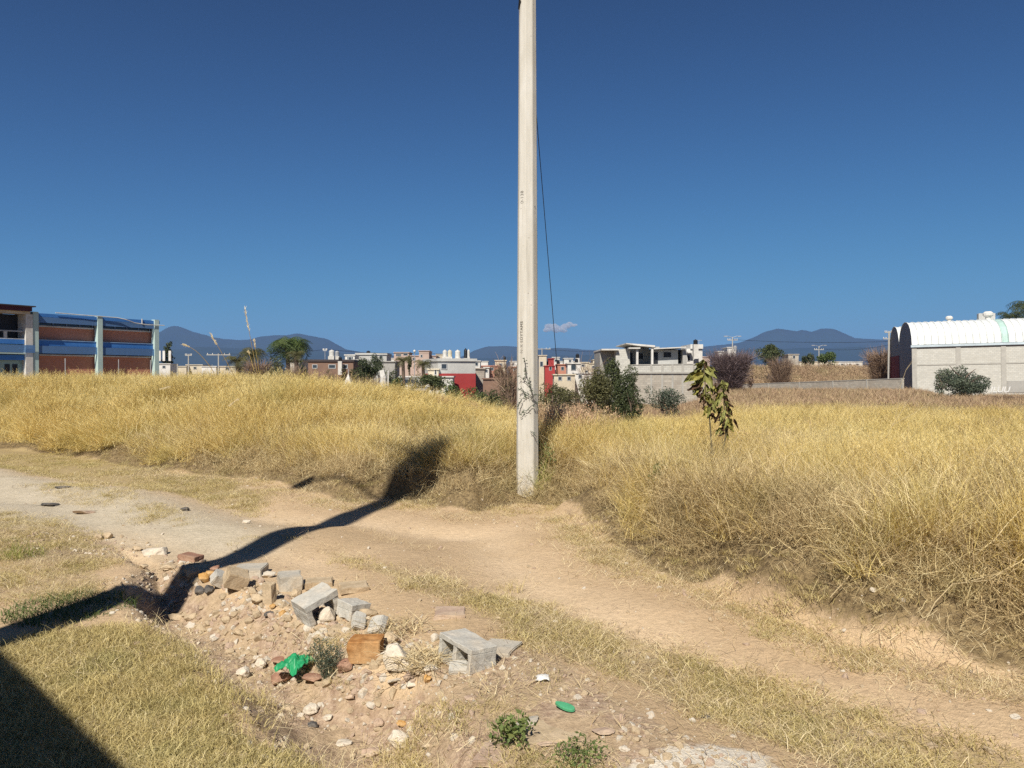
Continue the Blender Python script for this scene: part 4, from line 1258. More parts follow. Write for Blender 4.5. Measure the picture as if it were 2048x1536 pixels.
tree('dark green shrub right of the white pillar', 800, 750, 54, 44, 780, M_LEAFD, .14, 1500, name='shrub', cat='shrub')
tree('dark tree mass behind the white pillar', 780, 722, 78, 56, 770, M_LEAFD, .18, 2200, name='shrub', cat='shrub')
tree('wide dark shrub under the rose lower storey', 830, 738, 70, 56, 775, M_LEAFO, .16, 1800, name='shrub', cat='shrub')
tree('dark shrub left under the brown boundary building', 985, 772, 46, 54, 800, M_LEAFD, .13, 1800, name='shrub', cat='shrub')
tree('olive shrub mass below the red houses', 1130, 758, 44, 90, 800, M_LEAFO, .12, 2600, name='shrub', cat='shrub')
tree('dark tree behind the brown brick building', 1000, 732, 100, 30, 760, M_LEAFO, .2, 900)
bare('brown leafless shrub left below the palms', 515, 716, 55, 62, M_TWIG, 1400, .035, 'dry_shrub', 'shrub')
bare('brown leafless shrub at the foot of the stepped gable', 592, 724, 52, 36, M_TWIG, 800, .03, 'dry_shrub', 'shrub')
bare('thin brown shrub in front of the dark shed', 650, 736, 48, 70, M_TWIG, 900, .03, 'dry_shrub', 'shrub')
tree('round dark green tree before the green-tinted house', 727, 709, 88, 84, 772, M_LEAFD, .2, 5200)
tree('thin leafy tree right of the round dark tree', 756, 706, 92, 34, 752, M_LEAFY, .2, 1200)
tree('dark low shrub left of the white pillar', 688, 736, 72, 34, 764, M_LEAFD, .16, 900, name='shrub', cat='shrub')
bare('tangled brown brush left of the white pillar', 735, 744, 60, 60, M_TWIG, 900, .03, 'dry_shrub', 'shrub')
palm('palm with pale dead fronds under the rose apartments', 806, 712, 76, 44, n=18, m=M_LEAFO)
palm('palm beside the rose lower storey', 846, 719, 78, 46, n=18, m=M_LEAFO)
tree('narrow dark cypress between the apartment blocks', 819, 702, 96, 9, 748, M_LEAFD, .2, 700, nb=8, size=.5)
tree('green shrub at the left end of the porch roof', 790, 744, 64, 34, 775, M_LEAFG, .16, 1100, name='shrub', cat='shrub')
tree('dark glossy tree covering the right end of the porch', 868, 746, 58, 66, 786, M_LEAFD, .17, 2400)
tree('green shrub in front of the dark red wall', 905, 758, 55, 60, 790, M_LEAFG, .15, 1700, name='shrub', cat='shrub')
tree('low arching green shrub below the stone block house', 945, 766, 48, 84, 798, M_LEAFG, .13, 2000, name='shrub', cat='shrub')
tree('dark shrub behind the concrete pole', 1016, 746, 58, 48, 792, M_LEAFO, .15, 1900, name='shrub', cat='shrub')
tree('tall dark conifer partly behind the concrete pole', 1045, 694, 96, 24, 745, M_LEAFD, .2, 1200, nb=16, size=.3)
bare('bare pinkish shrub left of the concrete pole', 1016, 707, 60, 62, M_TWIG, 900, .035, 'bare_shrub', 'shrub')
bare('pale bare branching shrub against the red row house', 1022, 728, 46, 56, M_TWIG, 380, .04, 'bare_shrub', 'shrub')
tree('olive shrub right of the concrete pole', 1105, 752, 40, 80, 800, M_LEAFO, .11, 1900, name='shrub', cat='shrub')
tree('big round dark green bush in front of the unfinished house', 1240, 703, 33, 112, 800, M_LEAFD, .085, 12000, name='bush', cat='bush', nb=26, size=.34)
tree('loose olive bush left of the big round bush', 1196, 722, 30, 84, 815, M_LEAFO, .08, 7000, name='bush', cat='bush', nb=22, size=.33)
tree('dark low shrub under the big round bush', 1262, 764, 30, 60, 808, M_LEAFD, .08, 2200, name='shrub', cat='shrub')
bare('thin bare twigs sticking out left of the big bush', 1180, 702, 34, 50, M_TWIG, 350, .02, 'bare_shrub', 'shrub')
tree('green bushes along the foot of the pale block wall', 1325, 760, 52, 96, 796, M_LEAFY, .12, 3200, name='shrub', cat='shrub', squash=.6)
bare('purplish leafless tree left of the grey block wall', 1462, 694, 88, 108, M_PURPLE, 6500, .045, up=.8)
tree('pale pink blossoming shrub beside the purplish tree', 1500, 732, 92, 26, 752, M_TWIG, .2, 500, name='shrub', cat='shrub')
tree('tall round green tree right of the purplish tree', 1543, 681, 128, 66, 736, M_LEAFD, .32, 3400)
tree('dark green tree left of the bright green one', 1619, 703, 150, 34, 738, M_LEAFD, .32, 1100)
tree('bright green tree beside the lamp pole with two arms', 1651, 697, 150, 42, 738, M_LEAFG, .34, 1700)
bare('brown leafless tree left of the barrel-roofed shed', 1765, 690, 118, 72, M_TWIG, 3600, .06)
bare('tan leafless shrub in front of the stone ruin', 1562, 706, 122, 60, M_TWIG, 1800, .05, 'bare_shrub', 'shrub')
tree('dark leafy bush in front of the block side wall', 1925, 723, 62, 122, 812, M_LEAFY, .15, 8500, name='bush', cat='bush', nb=28, size=.3)
tree('thin leafy shoot reaching left of the dark bush', 1884, 738, 60, 44, 775, M_LEAFY, .14, 700, name='bush', cat='bush', nb=10, size=.26)
tree('small dark shrub left below the dark leafy bush', 1868, 785, 56, 38, 812, M_LEAFO, .12, 900, name='shrub', cat='shrub')
bare('brown dry shrub near the painted letters', 2015, 790, 50, 100, M_TWIG, 1500, .03, 'dry_shrub', 'shrub')
palm('tall palm top at the right edge above the shed roof', 2062, 596, 118, 110, n=22, m=M_LEAFD, group='palms behind the shed')
palm('lower palm top at the right edge above the shed roof', 2020, 622, 124, 60, n=16, m=M_LEAFD, group='palms behind the shed')

# dry scrub on the slope behind the grey wall
rb = np.random.default_rng(5)
brush = []
for i in range(6):
    V, F, B = twig_cloud(rb, 130, 1.6, 1.1, .035, .75, 3)
    V2, F2, B2 = leaf_cloud(rb, 120, [(0,0,.75,.9,.9,.6)], .12)
    brush.append(proto('brush', M_BRUSH, [(V, F, B), (V2, F2, B2)]))
q = RNG.uniform(0.26, 0.50, 1500); yy = RNG.uniform(124, 156, 1500); xx = q*yy
sc_ = RNG.uniform(.7, 1.7, 1500)
scatter('dry_scrub', brush, np.stack([xx, yy, gz(xx, yy)], 1), rand_rot(1500, .1), np.stack([sc_]*3, 1), RNG.integers(0, 6, 1500))
# brown weedy field between the bank and the walls
fld = [proto('field_tuft', M_BRUSH, [blades(rb, 60, 0.45, 0.15, 0.5, 0.02, 0.5, 0.4, 3)]) for _ in range(4)]
x, y, r = sample(16000, 17, 120, 0.74, RNG, 1.3)
s, _, _ = foot_field(x, y)
keep = (s > 5) & (x/y > -0.12) & (y < 124) & (fbm(x, y, 5, 3, 131) > -0.22)
x, y, r = x[keep], y[keep], r[keep]
sc_ = RNG.uniform(.5, 1.1, len(x))*np.clip(r/40, .8, 1.6)
scatter('brown_weeds', fld, np.stack([x, y, gz(x, y)], 1), rand_rot(len(x), .1), np.stack([sc_]*3, 1), RNG.integers(0, 4, len(x)))
# reddish weeds behind the bank near the pole
weed = []
for i in range(5):
    V, F, B = twig_cloud(rb, 90, 1.0, .35, .012, .45, 3)
    V2, F2, B2 = leaf_cloud(rb, 130, [(0,0,.6,.32,.32,.42)], .045)
    weed.append(proto('weed', M_WEED, [(V, F, B), (V2, F2, B2)]))
n = 2600
q = RNG.uniform(-.09, .125, n); yy = RNG.uniform(11.5, 22, n); xx = q*yy
s, _, _ = foot_field(xx, yy)
keep = (s > 1.7) & ((q > 0.025) | (s > 6)) & (RNG.uniform(0, 1, n) < np.clip(.5 + 1.2*fbm(xx, yy, 2, 2, 141), .1, 1))
xx, yy = xx[keep], yy[keep]
sc_ = RNG.uniform(.35, .8, len(xx))*np.where(xx/yy < .02, .55, 1)
scatter('reddish_weeds', weed, np.stack([xx, yy, gz(xx, yy)], 1), rand_rot(len(xx), .12), np.stack([sc_]*3, 1), RNG.integers(0, 5, len(xx)))

# ------------------------------------------------------------------ far poles, mast, small far things
def upole(label, px, ytop, D, arms=((0, .9),), lamp=False, trans=False, h0=.13, m=M_CONC):
    p = W(px, ytop, D); zb = gz1(p.x, D) - .3; h = p.z - zb
    root = empty('utility_pole', (p.x, D, zb), 0, label, 'utility pole', 'utility poles in the village')
    MB().tube([(0,0,0), (0,0,h)], [h0, h0*.62], 8).build('shaft', m, root)
    for dz, L in arms:
        a = MB().box(-L, L, -.06, .06, h-.25-dz, h-.13-dz).build('crossarm', m, root)
        for s_ in (-.92, -.5, .5, .92):
            MB().lathe([(.05, 0), (.07, .06), (.05, .16), (.02, .2)], 6).build('insulator', M_WHITE, a, (L*s_, 0, h-.13-dz))
    if trans:
        MB().lathe([(.24, 0), (.26, .1), (.26, .7), (.2, .8)], 10).build('transformer', M_STEEL, root, (.42, 0, h-2.2))
    if lamp:
        for sx in (-1, 1):
            MB().tube([(0,0,h-.1), (sx*.7,0,h+.15), (sx*1.1,0,h+.12)], .035, 5).build('lamp_arm', M_STEEL, root)
            MB().box(sx*1.1-.28, sx*1.1+.28, -.12, .12, h+.06, h+.18).build('lamp_head', M_STEEL, root)
    return root
upole('leaning street pole with short arms left of the grass stalks', 377, 708, 120, ((0, .5),))
upole('pole with a wide crossarm standing left of the palms', 437, 707, 115, ((0, 1.7),))
upole('short bare pole beside the blue and brick building', 355, 728, 120, ())
upole('pole on the dark shed roof left of the white tank', 650, 698, 100, ((0, .25),), h0=.06, m=M_STEEL)
upole('pole with crossarm beyond the red houses', 1084, 696, 150, ((0, 1.6),))
upole('pole with forked arms above the purplish tree', 1465, 674, 128, ((.3, .8),), True, True)
upole('pole with two lamp arms beside the bright green tree', 1638, 692, 150, ((.5, .9),), True)
upole('tall pole with transformer left of the barrel-roofed shed', 1778, 662, 112, ((0, .6), (.9, .8)), False, True, .2)

def cell_mast():
    D = 190; p = W(336, 685, D); zb = gz1(p.x, D) - .3; h = p.z - zb
    root = empty('cell_mast', (p.x, D, zb), 0, 'slim dark antenna mast disguised as a conifer beside the school', 'antenna mast')
    MB().tube([(0,0,0), (0,0,h)], [.3, .12], 8).build('shaft', M_TBLACK, root)
    rng = np.random.default_rng(9)
    blobs = [(rng.normal(0, .25), 0, h*z, (1-z)*3.3+.35, .8, .45) for z in np.linspace(.62, .99, 14)]
    V, F, B = leaf_cloud(rng, 900, blobs, .5)
    link('branches', np_mesh('branches', V, F, M_LEAFD, {'bl': B}), root)
    for x in (-1.5, -.5, .9):
        MB().box(x-.28, x+.28, -1.2, -.9, h*.66, h*.66+2.4).build('antenna_panel', M_WHITE, root)
cell_mast()
# thin power lines over the village
def wire(label, pts, r=.02, m=M_TBLACK):
    P = [W(*q) for q in pts]; out = []
    for a, b in zip(P[:-1], P[1:]):
        for i in range(12):
            t = i/12; out.append(a.lerp(b, t) - Vector((0, 0, 4*t*(1-t)*(b-a).length*.012)))
    out.append(P[-1])
    tag(MB().tube([tuple(o) for o in out], r, 4).build('power_line', m), label, 'power line', 'power lines over the village')
wire('power line from the crossarm pole past the palms to the right', [(437, 707, 115), (650, 699, 100), (905, 706, 120)])
wire('power line from the forked pole down to the shed pole', [(1465, 679, 128), (1778, 683, 112)], .022)
wire('lower power line between bright green tree and shed pole', [(1638, 697, 150), (1778, 690, 112)], .022)
wire('power line from the red houses to the white tower', [(1084, 698, 150), (1396, 696, 110)], .02)

# round lamp/dish, white canopy and pedestal, white parasol
p = W(829, 703, 120)
g_ = empty('street_lamp', (p.x, 120, gz1(p.x, 120)), 0, 'tiny white globe lamp between the two rose apartment blocks', 'street lamp')
MB().tube([(0,0,0), (0,0,p.z-gz1(p.x,120))], .06, 6).build('post', M_STEEL, g_)
MB().lathe([(.05, -.18), (.17, -.08), (.2, .05), (.14, .2), (.03, .27)], 10).build('globe', M_WHITE, g_, (0, 0, p.z-gz1(p.x,120)))
def pedestal():
    D = 50; p = W(767, 765, D); k = D/FPX
    root = empty('white_pillar', (p.x, D, gz1(p.x, D)-.1), 0, 'white painted pillar with a tilted white slab on top above the grass', 'pillar')
    zb = gz1(p.x, D)-.1; z1 = zat(752, D)-zb
    MB().lathe([(6.4*k, 0), (6.4*k, z1*.92), (7*k, z1*.95), (7*k, z1)], 8).build('base', M_WHITE, root)
    o = MB().box(-4.5*k, 4.5*k, -.12, .12, 0, 12*k).build('tilted_slab', M_WHITE, root, (-.6*k, 0, z1), (0, -.22, 0))
    MB().tube([(9*k, 0, 0), (9.3*k, 0, z1*.9), (9.8*k, 0, z1+11*k)], .05, 5).build('stake', M_WHITE, root)
pedestal()
def canopy():
    D = 52; p = W(697, 760, D); k = D/FPX; zb = gz1(p.x, D)
    root = empty('white_tent', (p.x, D, zb), 0, 'small pointed white tent left of the white pillar', 'tent')
    zt = zat(746, D)-zb; z0 = zat(764, D)-zb
    mb = MB(); mb.v = [(-11*k, -.5, z0-.5), (11*k, -.5, z0-.5), (11*k, .8, z0-.5), (-11*k, .8, z0-.5), (-1*k, .1, zt)]
    mb.f = [(0,1,4), (1,2,4), (2,3,4), (3,0,4), (0,3,2,1)]
    mb.build('cloth', M_WHITE, root)
    MB().tube([(0,.1,-.2), (-.02,.1,zt+.25)], .03, 5).build('mast', M_STEEL, root)
canopy()

# ------------------------------------------------------------------ the concrete pole
def pole_mat():
    m, t, b = new_mat('cast_concrete')
    tc = nn(t, 'ShaderNodeTexCoord'); v = tc.outputs['Object']
    mp = nn(t, 'ShaderNodeMapping'); mp.inputs['Scale'].default_value = (1, 1, .18)
    t.links.new(v, mp.inputs['Vector'])
    n1 = noise_node(t, mp.outputs[0], 7, 6, .65); n2 = noise_node(t, v, 60, 4, .7); n3 = noise_node(t, v, 2.2, 4, .6)
    c = mix_node(t, ramp_node(t, n1, [(.35, 0.0), (.7, 1.0)]), (.50, .475, .41), (.62, .60, .545))
    c = mix_node(t, ramp_node(t, n3, [(.5, 0.0), (.7, .5)]), c, (.66, .645, .60))
    # small casting holes
    vo = nn(t, 'ShaderNodeTexVoronoi'); vo.inputs['Scale'].default_value = 9
    t.links.new(v, vo.inputs['Vector'])
    c = mix_node(t, ramp_node(t, vo.outputs['Distance'], [(.05, .85), (.075, 0.0)]), c, (.22, .20, .17))
    # rising damp dirt near the soil
    sp = nn(t, 'ShaderNodeSeparateXYZ'); t.links.new(v, sp.inputs[0])
    low = math_node(t, 'ADD', sp.outputs[2], math_node(t, 'MULTIPLY', n1, .5))
    c = mix_node(t, ramp_node(t, low, [(.25, .7), (.75, 0.0)]), c, (.42, .36, .27))
    st = nn(t, 'ShaderNodeMapping'); st.inputs['Scale'].default_value = (1, 1, .035); t.links.new(v, st.inputs['Vector'])
    n4 = noise_node(t, st.outputs[0], 16, 5, .7)
    c = mix_node(t, ramp_node(t, n4, [(.52, 0.0), (.66, .55)]), c, (.40, .37, .31))
    t.links.new(c, b.inputs['Base Color']); b.inputs['Roughness'].default_value = .85
    bump_to(t, b, math_node(t, 'ADD', n2, math_node(t, 'MULTIPLY', n1, .8)), .35, .004)
    return m
M_POLE = pole_mat()
M_INK = mat('embossed_mark', (0.20, 0.19, 0.17), None, 20, .9, 0)
M_INK2 = mat('faint_embossed_mark', (0.40, 0.385, 0.35), None, 20, .9, 0)
PX, PY = 0.20, 10.42
PB = gz1(PX, PY)
def main_pole():
    root = empty('utility_pole', (PX, PY, PB - .25), 0, 'tall tapered eight-sided concrete pole standing in the grassy bank', 'utility pole')
    H = 11.8
    r0, r1 = .150, .080
    rot = math.radians(22.5 + 9)
    mb = MB(); nz = 24
    for i in range(nz+1):
        z = H*i/nz; r = r0 + (r1-r0)*z/H
        for k in range(8):
            for dd in (-.06, .06):       # small arris on each corner
                a = rot + 2*math.pi*k/8 + dd
                rr = r*(.992)
                mb.v.append((rr*math.cos(a), rr*math.sin(a), z))
    for i in range(nz):
        for k in range(16): mb.f.append((i*16+k, i*16+(k+1)%16, (i+1)*16+(k+1)%16, (i+1)*16+k))
    mb.f.append(tuple(range(nz*16, nz*16+16)))
    mb.build('shaft', M_POLE, root)
    # letters on the left face, reading upwards
    def face_text(txt, az_deg, zc, size, m, sx=1.0):
        cu = bpy.data.curves.new('marking', 'FONT'); cu.body = txt; cu.size = size; cu.extrude = .0012
        cu.align_x = 'CENTER'; cu.align_y = 'CENTER'; cu.space_character = sx
        o = bpy.data.objects.new('marking_tmp', cu); COL.objects.link(o)
        me = bpy.data.meshes.new_from_object(o.evaluated_get(bpy.context.evaluated_depsgraph_get()))
        bpy.data.objects.remove(o)
        me.materials.clear(); me.materials.append(m)
        az = math.radians(az_deg); n = Vector((math.cos(az), math.sin(az), 0))
        ap = (r0 + (r1-r0)*zc/H)*math.cos(math.pi/8)*.995
        ty = n.cross(Vector((0,0,1)))           # text 'up' points sideways, text runs upwards
        M = Matrix((Vector((0,0,1)), -ty*-1 if False else n.cross(Vector((0,0,1))), n)).transposed()
        # x axis of text = up, y axis = left seen from outside
        xa = Vector((0,0,1)); za = n; ya = za.cross(xa)
        M = Matrix((xa, ya, za)).transposed().to_4x4()
        slope = math.atan((r0-r1)/H)
        o = link('marking', me, root); o.matrix_local = Matrix.Translation(n*(ap+.0015) + Vector((0,0,zc))) @ M @ Matrix.Rotation(-slope, 4, 'Y')
    fl = math.degrees(rot) + 22.5 + 180     # face looking left-front
    faces = [(math.degrees(rot) + 22.5 + 45*k) % 360 for k in range(8)]
    left = min(faces, key=lambda a: abs(a - 218)); right = min(faces, key=lambda a: abs(a-308))
    z_at = lambda py: W(1056, py, PY).z - (PB - .25)
    face_text('11 0-138', left, z_at(405), .066, M_INK, 1.1)
    face_text('HDO/COHCON-X EDYTAMS', left, z_at(706), .058, M_INK, 1.12)
    face_text('101 a0', right, z_at(425), .05, M_INK2, 1.05)
    # casting seams, step holes
    for py in (22, 402):
        z = z_at(py); r = (r0 + (r1-r0)*z/H)
    MB().tube([(-.115, -.04, z_at(22)), (-.10, -.085, z_at(6)), (-.17, -.10, z_at(-18)), (-.2, -.1, z_at(-60))], [.009, .014, .02, .02], 8).build('cable_clamp', M_TBLACK, root)
    rb_ = MB()
    for zz in (z_at(-90), z_at(-100)):
        r = (r0 + (r1-r0)*zz/H)
        rb_.lathe([(r+.004, 0), (r+.008, .01), (r+.008, .03), (r+.004, .04)], 16, (0, 0, zz))
    rb_.build('steel_band', M_STEEL, root)
    MB().box(-.9, .9, -.2, -.1, H-.6, H-.5).build('crossarm', M_CONC, root)
    for s_ in (-.8, -.3, .3, .8):
        MB().lathe([(.05, 0), (.07, .05), (.05, .12), (.02, .16)], 8).build('insulator', M_WHITE, root, (s_, -.15, H-.5))
main_pole()
# stay wire to the right behind the pole
ga = W(1073, 165, 10.66); gb = W(1112, 700, 13.6); gd = gb - ga; gg = ga + gd*1.13
top = ga - gd*.08; top.x = PX + .05
pts = [top + (gg-top)*(i/10) for i in range(11)]
tag(MB().tube([tuple(p) for p in pts], .0052, 6).build('guy_wire', M_TBLACK), 'thin black stay wire slanting down to the right of the concrete pole', 'guy wire')

# dry creeper on the pole
def creeper():
    rng = np.random.default_rng(4)
    root = empty('dry_creeper', (PX, PY-.2, PB), 0, 'leafless dark creeper stems clinging to the front of the concrete pole', 'climbing plant')
    k = 10.4/FPX
    def P(px, py, d=-.165): return ((px-1056)*k, d+.2, zat(py, 10.4)-PB)
    stems = [[(1079,822),(1073,806),(1066,795),(1052,790),(1044,798),(1036,812)], [(1073,806),(1062,812),(1056,820),(1048,821)], [(1066,795),(1070,788),(1079,790)],
             [(1066,795),(1064,780),(1058,768),(1048,760),(1038,750)], [(1058,768),(1052,742),(1051,725),(1049,715)], [(1048,760),(1053,748),(1050,735)],
             [(1052,790),(1046,780),(1038,778)], [(1066,795),(1058,788),(1048,782),(1042,772)], [(1044,798),(1040,806),(1036,818)], [(1062,862),(1068,866),(1074,872)],
             [(1064,780),(1060,765),(1059,755)], [(1046,821),(1048,824),(1042,826)]]
    mb = MB()
    for st in stems:
        n = len(st); mb.tube([P(a, b, -.158 - .01*rng.uniform()) for a, b in st], [.0042*(1-.6*i/n) for i in range(n)], 5)
    mb.build('stem', mat('dark_stem', (.06, .05, .055), None, 8, .8, 0), root)
    V = []; F = []
    for st in stems:
        for (a, b), (c, d) in zip(st[:-1], st[1:]):
            for _ in range(6):
                t = rng.uniform(); x, y, z = P(a+(c-a)*t + rng.normal(0, 1.6), b+(d-b)*t + rng.normal(0, 2), -.165)
                s_ = rng.uniform(.006, .013); q = len(V)
                V += [(x-s_, y, z), (x, y-.004, z-s_*.6), (x+s_, y, z), (x, y-.004, z+s_*.6)]; F.append((q, q+1, q+2, q+3))
    link('dry_leaves', np_mesh('dry_leaves', V, F, M_LEAFY, {'bl': rng.uniform(0, 1, len(V))}), root)
creeper()

# ------------------------------------------------------------------ beside the camera: pole and house whose shadows fall into view
def shade_pole():
    x, y = -4.02, 2.10
    root = empty('utility_pole', (x, y, gz1(x, y)-.2), 0, 'stout concrete pole with street lamp beside the viewpoint casting the long track shadow', 'utility pole')
    H = 11.2
    MB().tube([(0,0,0), (0,0,H*.5), (0,0,H)], [.25, .20, .155], 8).build('shaft', M_POLE, root)
    MB().lathe([(.30, 0), (.34, .08), (.34, .95), (.26, 1.05)], 14).build('transformer', M_STEEL, root, (.35, .15, H-1.9))
    MB().box(-.8, .8, -.06, .06, H-.35, H-.22).build('crossarm', M_CONC, root)
    MB().tube([(0,0,9.0), (-.9,.45,9.45), (-1.35,.7,9.5)], .03, 6).build('lamp_arm', M_STEEL, root)
    MB().lathe([(.08,-.06),(.19,-.04),(.2,.05),(.1,.12)], 12).build('lamp_head', M_STEEL, root, (-1.45, .75, 9.45))
shade_pole()
def near_house():
    # front wall runs along x + y = -3.1
    d = Vector((1, -1, 0)).normalized()
    root = empty('roadside_house', (-7.2, 4.1, 0), math.atan2(d.y, d.x), 'flat-roofed roadside house beside the viewpoint shading the lower left corner', 'house')
    L = 13.5; Hh = 4.0
    mb = MB().box(0, L, -7, -.15, -.3, Hh-.15); mb.build('wall', M_CREAM, root)
    MB().box(-.1, L+.1, -7.1, 0, Hh-.15, Hh).build('roof', M_CONC, root)
    for xx in (2.2, 8.6):
        f = MB().box(xx, xx+1.3, -.16, -.1, 1.0, 2.2).build('window', M_FRAME, root)
        MB().box(xx+.06, xx+1.24, -.11, -.08, 1.06, 2.14).build('pane', M_GLASS, f)
    f = MB().box(5.4, 6.4, -.16, -.1, 0, 2.15).build('door', M_REDW, root)
    MB().box(5.5, 5.56, -.1, -.05, 1.0, 1.12).build('handle', M_STEEL, f)
near_house()

# ------------------------------------------------------------------ stones and blocks
def stone_mat(name, c1, c2, dust=(.56, .44, .30), dustamt=.6):
    m, t, b = new_mat(name)
    tc = nn(t, 'ShaderNodeTexCoord'); geo = nn(t, 'ShaderNodeNewGeometry')
    v = tc.outputs['Object']
    n1 = noise_node(t, v, 9, 6, .7); n2 = noise_node(t, v, 55, 4, .7); n3 = noise_node(t, v, 4, 4, .6)
    c = mix_node(t, ramp_node(t, n1, [(.35, 0.0), (.65, 1.0)]), c1, c2)
    c = mix_node(t, ramp_node(t, n3, [(.45, 0.0), (.68, dustamt)]), c, dust)
    c = mix_node(t, .5, c, ramp_node(t, n2, [(.3, .55), (.65, 1.0)]), 'MULTIPLY')
    t.links.new(c, b.inputs['Base Color']); b.inputs['Roughness'].default_value = .92
    b.inputs['Specular IOR Level'].default_value = .12
    bump_to(t, b, math_node(t, 'ADD', n2, n1), .5, .008)
    return m
S_WHITE = stone_mat('pale_limestone', (.52, .46, .37), (.74, .69, .60))
S_TAN = stone_mat('tan_stone', (.40, .31, .20), (.56, .45, .31))
S_OCHRE = stone_mat('ochre_stone', (.46, .25, .075), (.60, .36, .13), dustamt=.45)
S_ORANGE = stone_mat('orange_brown_stone', (.27, .12, .04), (.54, .28, .10), (.54, .37, .20), .7)
S_RED = stone_mat('reddish_stone', (.26, .14, .095), (.38, .22, .16), (.46, .34, .23), .5)
S_PINK = stone_mat('pinkish_stone', (.40, .29, .22), (.52, .40, .31))
S_DARK = stone_mat('dark_stone', (.07, .07, .075), (.14, .13, .12), (.30, .25, .19), .3)
S_GREY = stone_mat('grey_concrete_piece', (.40, .38, .33), (.52, .48, .41), (.52, .43, .31), .6)
S_BLOCK = stone_mat('hollow_block_concrete', (.44, .43, .39), (.55, .53, .48), (.54, .45, .33), .6)
def rock_mesh(seed, sx, sy, sz, mat_, boxy=0.0, sub=2, rough=.05):
    rng = np.random.default_rng(seed)
    bm = bmesh.new()
    n = 18 if boxy < .5 else 12
    for _ in range(n):
        d = rng.normal(size=3); d /= np.linalg.norm(d)
        if boxy > 0:
            q = d/np.max(np.abs(d)); d = d*(1-boxy) + q*boxy*rng.uniform(.85, 1, 3)
        bm.verts.new((d[0], d[1], d[2]))
    if boxy > .5:
        for a in (-1, 1):
            for b in (-1, 1):
                for c in (-1, 1): bm.verts.new(np.array((a, b, c))*rng.uniform(.86, .99, 3))
    r = bmesh.ops.convex_hull(bm, input=bm.verts)
    for g in set(r.get('geom_interior', []) + r.get('geom_unused', [])):
        if isinstance(g, bmesh.types.BMVert) and g.is_valid: bm.verts.remove(g)
    bmesh.ops.dissolve_limit(bm, angle_limit=math.radians(14), verts=bm.verts, edges=bm.edges)
    bmesh.ops.bevel(bm, geom=list(bm.edges), offset=.07, segments=1, affect='EDGES')
    bmesh.ops.triangulate(bm, faces=bm.faces)
    bmesh.ops.subdivide_edges(bm, edges=bm.edges, cuts=sub, use_grid_fill=True)
    off = Vector(rng.uniform(0, 50, 3))
    for v in bm.verts:
        nz = mnoise.fractal(v.co*1.6 + off, 1.0, 2.0, 3)
        nf = mnoise.noise(v.co*7 + off)
        v.co += v.co.normalized()*(nz*rough*2.2 + nf*rough*.8)
    for v in bm.verts: v.co = Vector((v.co.x*sx/2, v.co.y*sy/2, v.co.z*sz/2))
    me = bpy.data.meshes.new('stone'); bm.to_mesh(me); bm.free()
    me.materials.append(mat_)
    return me
SD = [500]
def stone(label, x0, x1, y0, y1, mat_, boxy=.2, name='stone', cat='stone', group='stones along the eroded edge', rz=None, tilt=.12, flat=1.0, depthf=.85):
    """x0..x1, y0..y1: extent in the photograph (2048 wide)"""
    SD[0] += 1
    gx, gy, g0 = hit((x0+x1)/2, y1 - (y1-y0)*.12)
    w = (x1-x0)/FPX*gy
    e = math.atan2(CAMZ, gy)
    vert = (y1-y0)/FPX*gy
    dpt = w*depthf
    h = max((vert - dpt*math.sin(e))/math.cos(e), w*.22)*flat
    me = rock_mesh(SD[0], w*1.04, dpt, h*1.15, mat_, boxy)
    rng = np.random.default_rng(SD[0]+9)
    yc = gy + dpt*.42
    xc = gx*(yc/gy)
    z = gz1(xc, yc) + h*.40
    o = link(name, me, None, (xc, yc, z), (rng.normal(0, tilt), rng.normal(0, tilt), rng.uniform(-.35, .35) if rz is None else rz))
    return tag(o, label, cat, group)
stone('orange-brown squared stone at the centre of the rubble', 699, 768, 1283, 1341, S_ORANGE, .62, rz=-.08, tilt=.04, depthf=.7)
stone('big rough white rock right of the orange-brown stone', 766, 829, 1301, 1368, S_WHITE, .3)
stone('beige angular rock behind the big white rock', 764, 800, 1264, 1303, S_TAN, .4)
stone('oval reddish boulder under the green bag', 540, 590, 1342, 1380, S_RED, .1)
stone('flat reddish rock right of the green bag', 602, 652, 1352, 1384, S_RED, .3, flat=.7)
stone('reddish rock left below the orange-brown stone', 672, 709, 1329, 1366, S_RED, .4)
stone('small flat reddish stone above the green bag', 540, 577, 1316, 1338, S_RED, .3, flat=.8)
stone('white lumpy rock left of the green bag', 471, 500, 1336, 1363, S_WHITE, .2)
stone('white rock above left of the reddish boulder', 508, 534, 1318, 1345, S_WHITE, .2)
stone('small pinkish white stone on the lawn edge', 422, 438, 1357, 1371, S_WHITE, .2)
stone('small orange stone right of the dry stems', 847, 865, 1357, 1378, S_OCHRE, .2)
stone('small bright white stone left of the small orange one', 811, 834, 1369, 1386, S_WHITE, .2)
stone('round cream stone on bare soil near the bottom', 606, 640, 1408, 1438, S_WHITE, .3)
stone('small white stone right of the round cream stone', 645, 668, 1436, 1453, S_WHITE, .2)
stone('small dark grey stone below the round cream stone', 614, 639, 1443, 1459, S_DARK, .2)
stone('small orange stone above the big pointed white stone', 792, 816, 1444, 1462, S_OCHRE, .2)
stone('pointed white stone near the bottom edge', 774, 820, 1462, 1508, S_WHITE, .3, tilt=.25)
stone('pinkish grey stone left of the pointed white stone', 745, 768, 1443, 1471, S_PINK, .3)
stone('flat pinkish slab at the bottom edge', 720, 762, 1492, 1527, S_PINK, .5, flat=.7)
stone('small flat grey stone right of the hollow block', 928, 952, 1393, 1408, S_PINK, .4)
stone('white rock wedged between the two broken blocks', 636, 672, 1213, 1253, S_WHITE, .3)
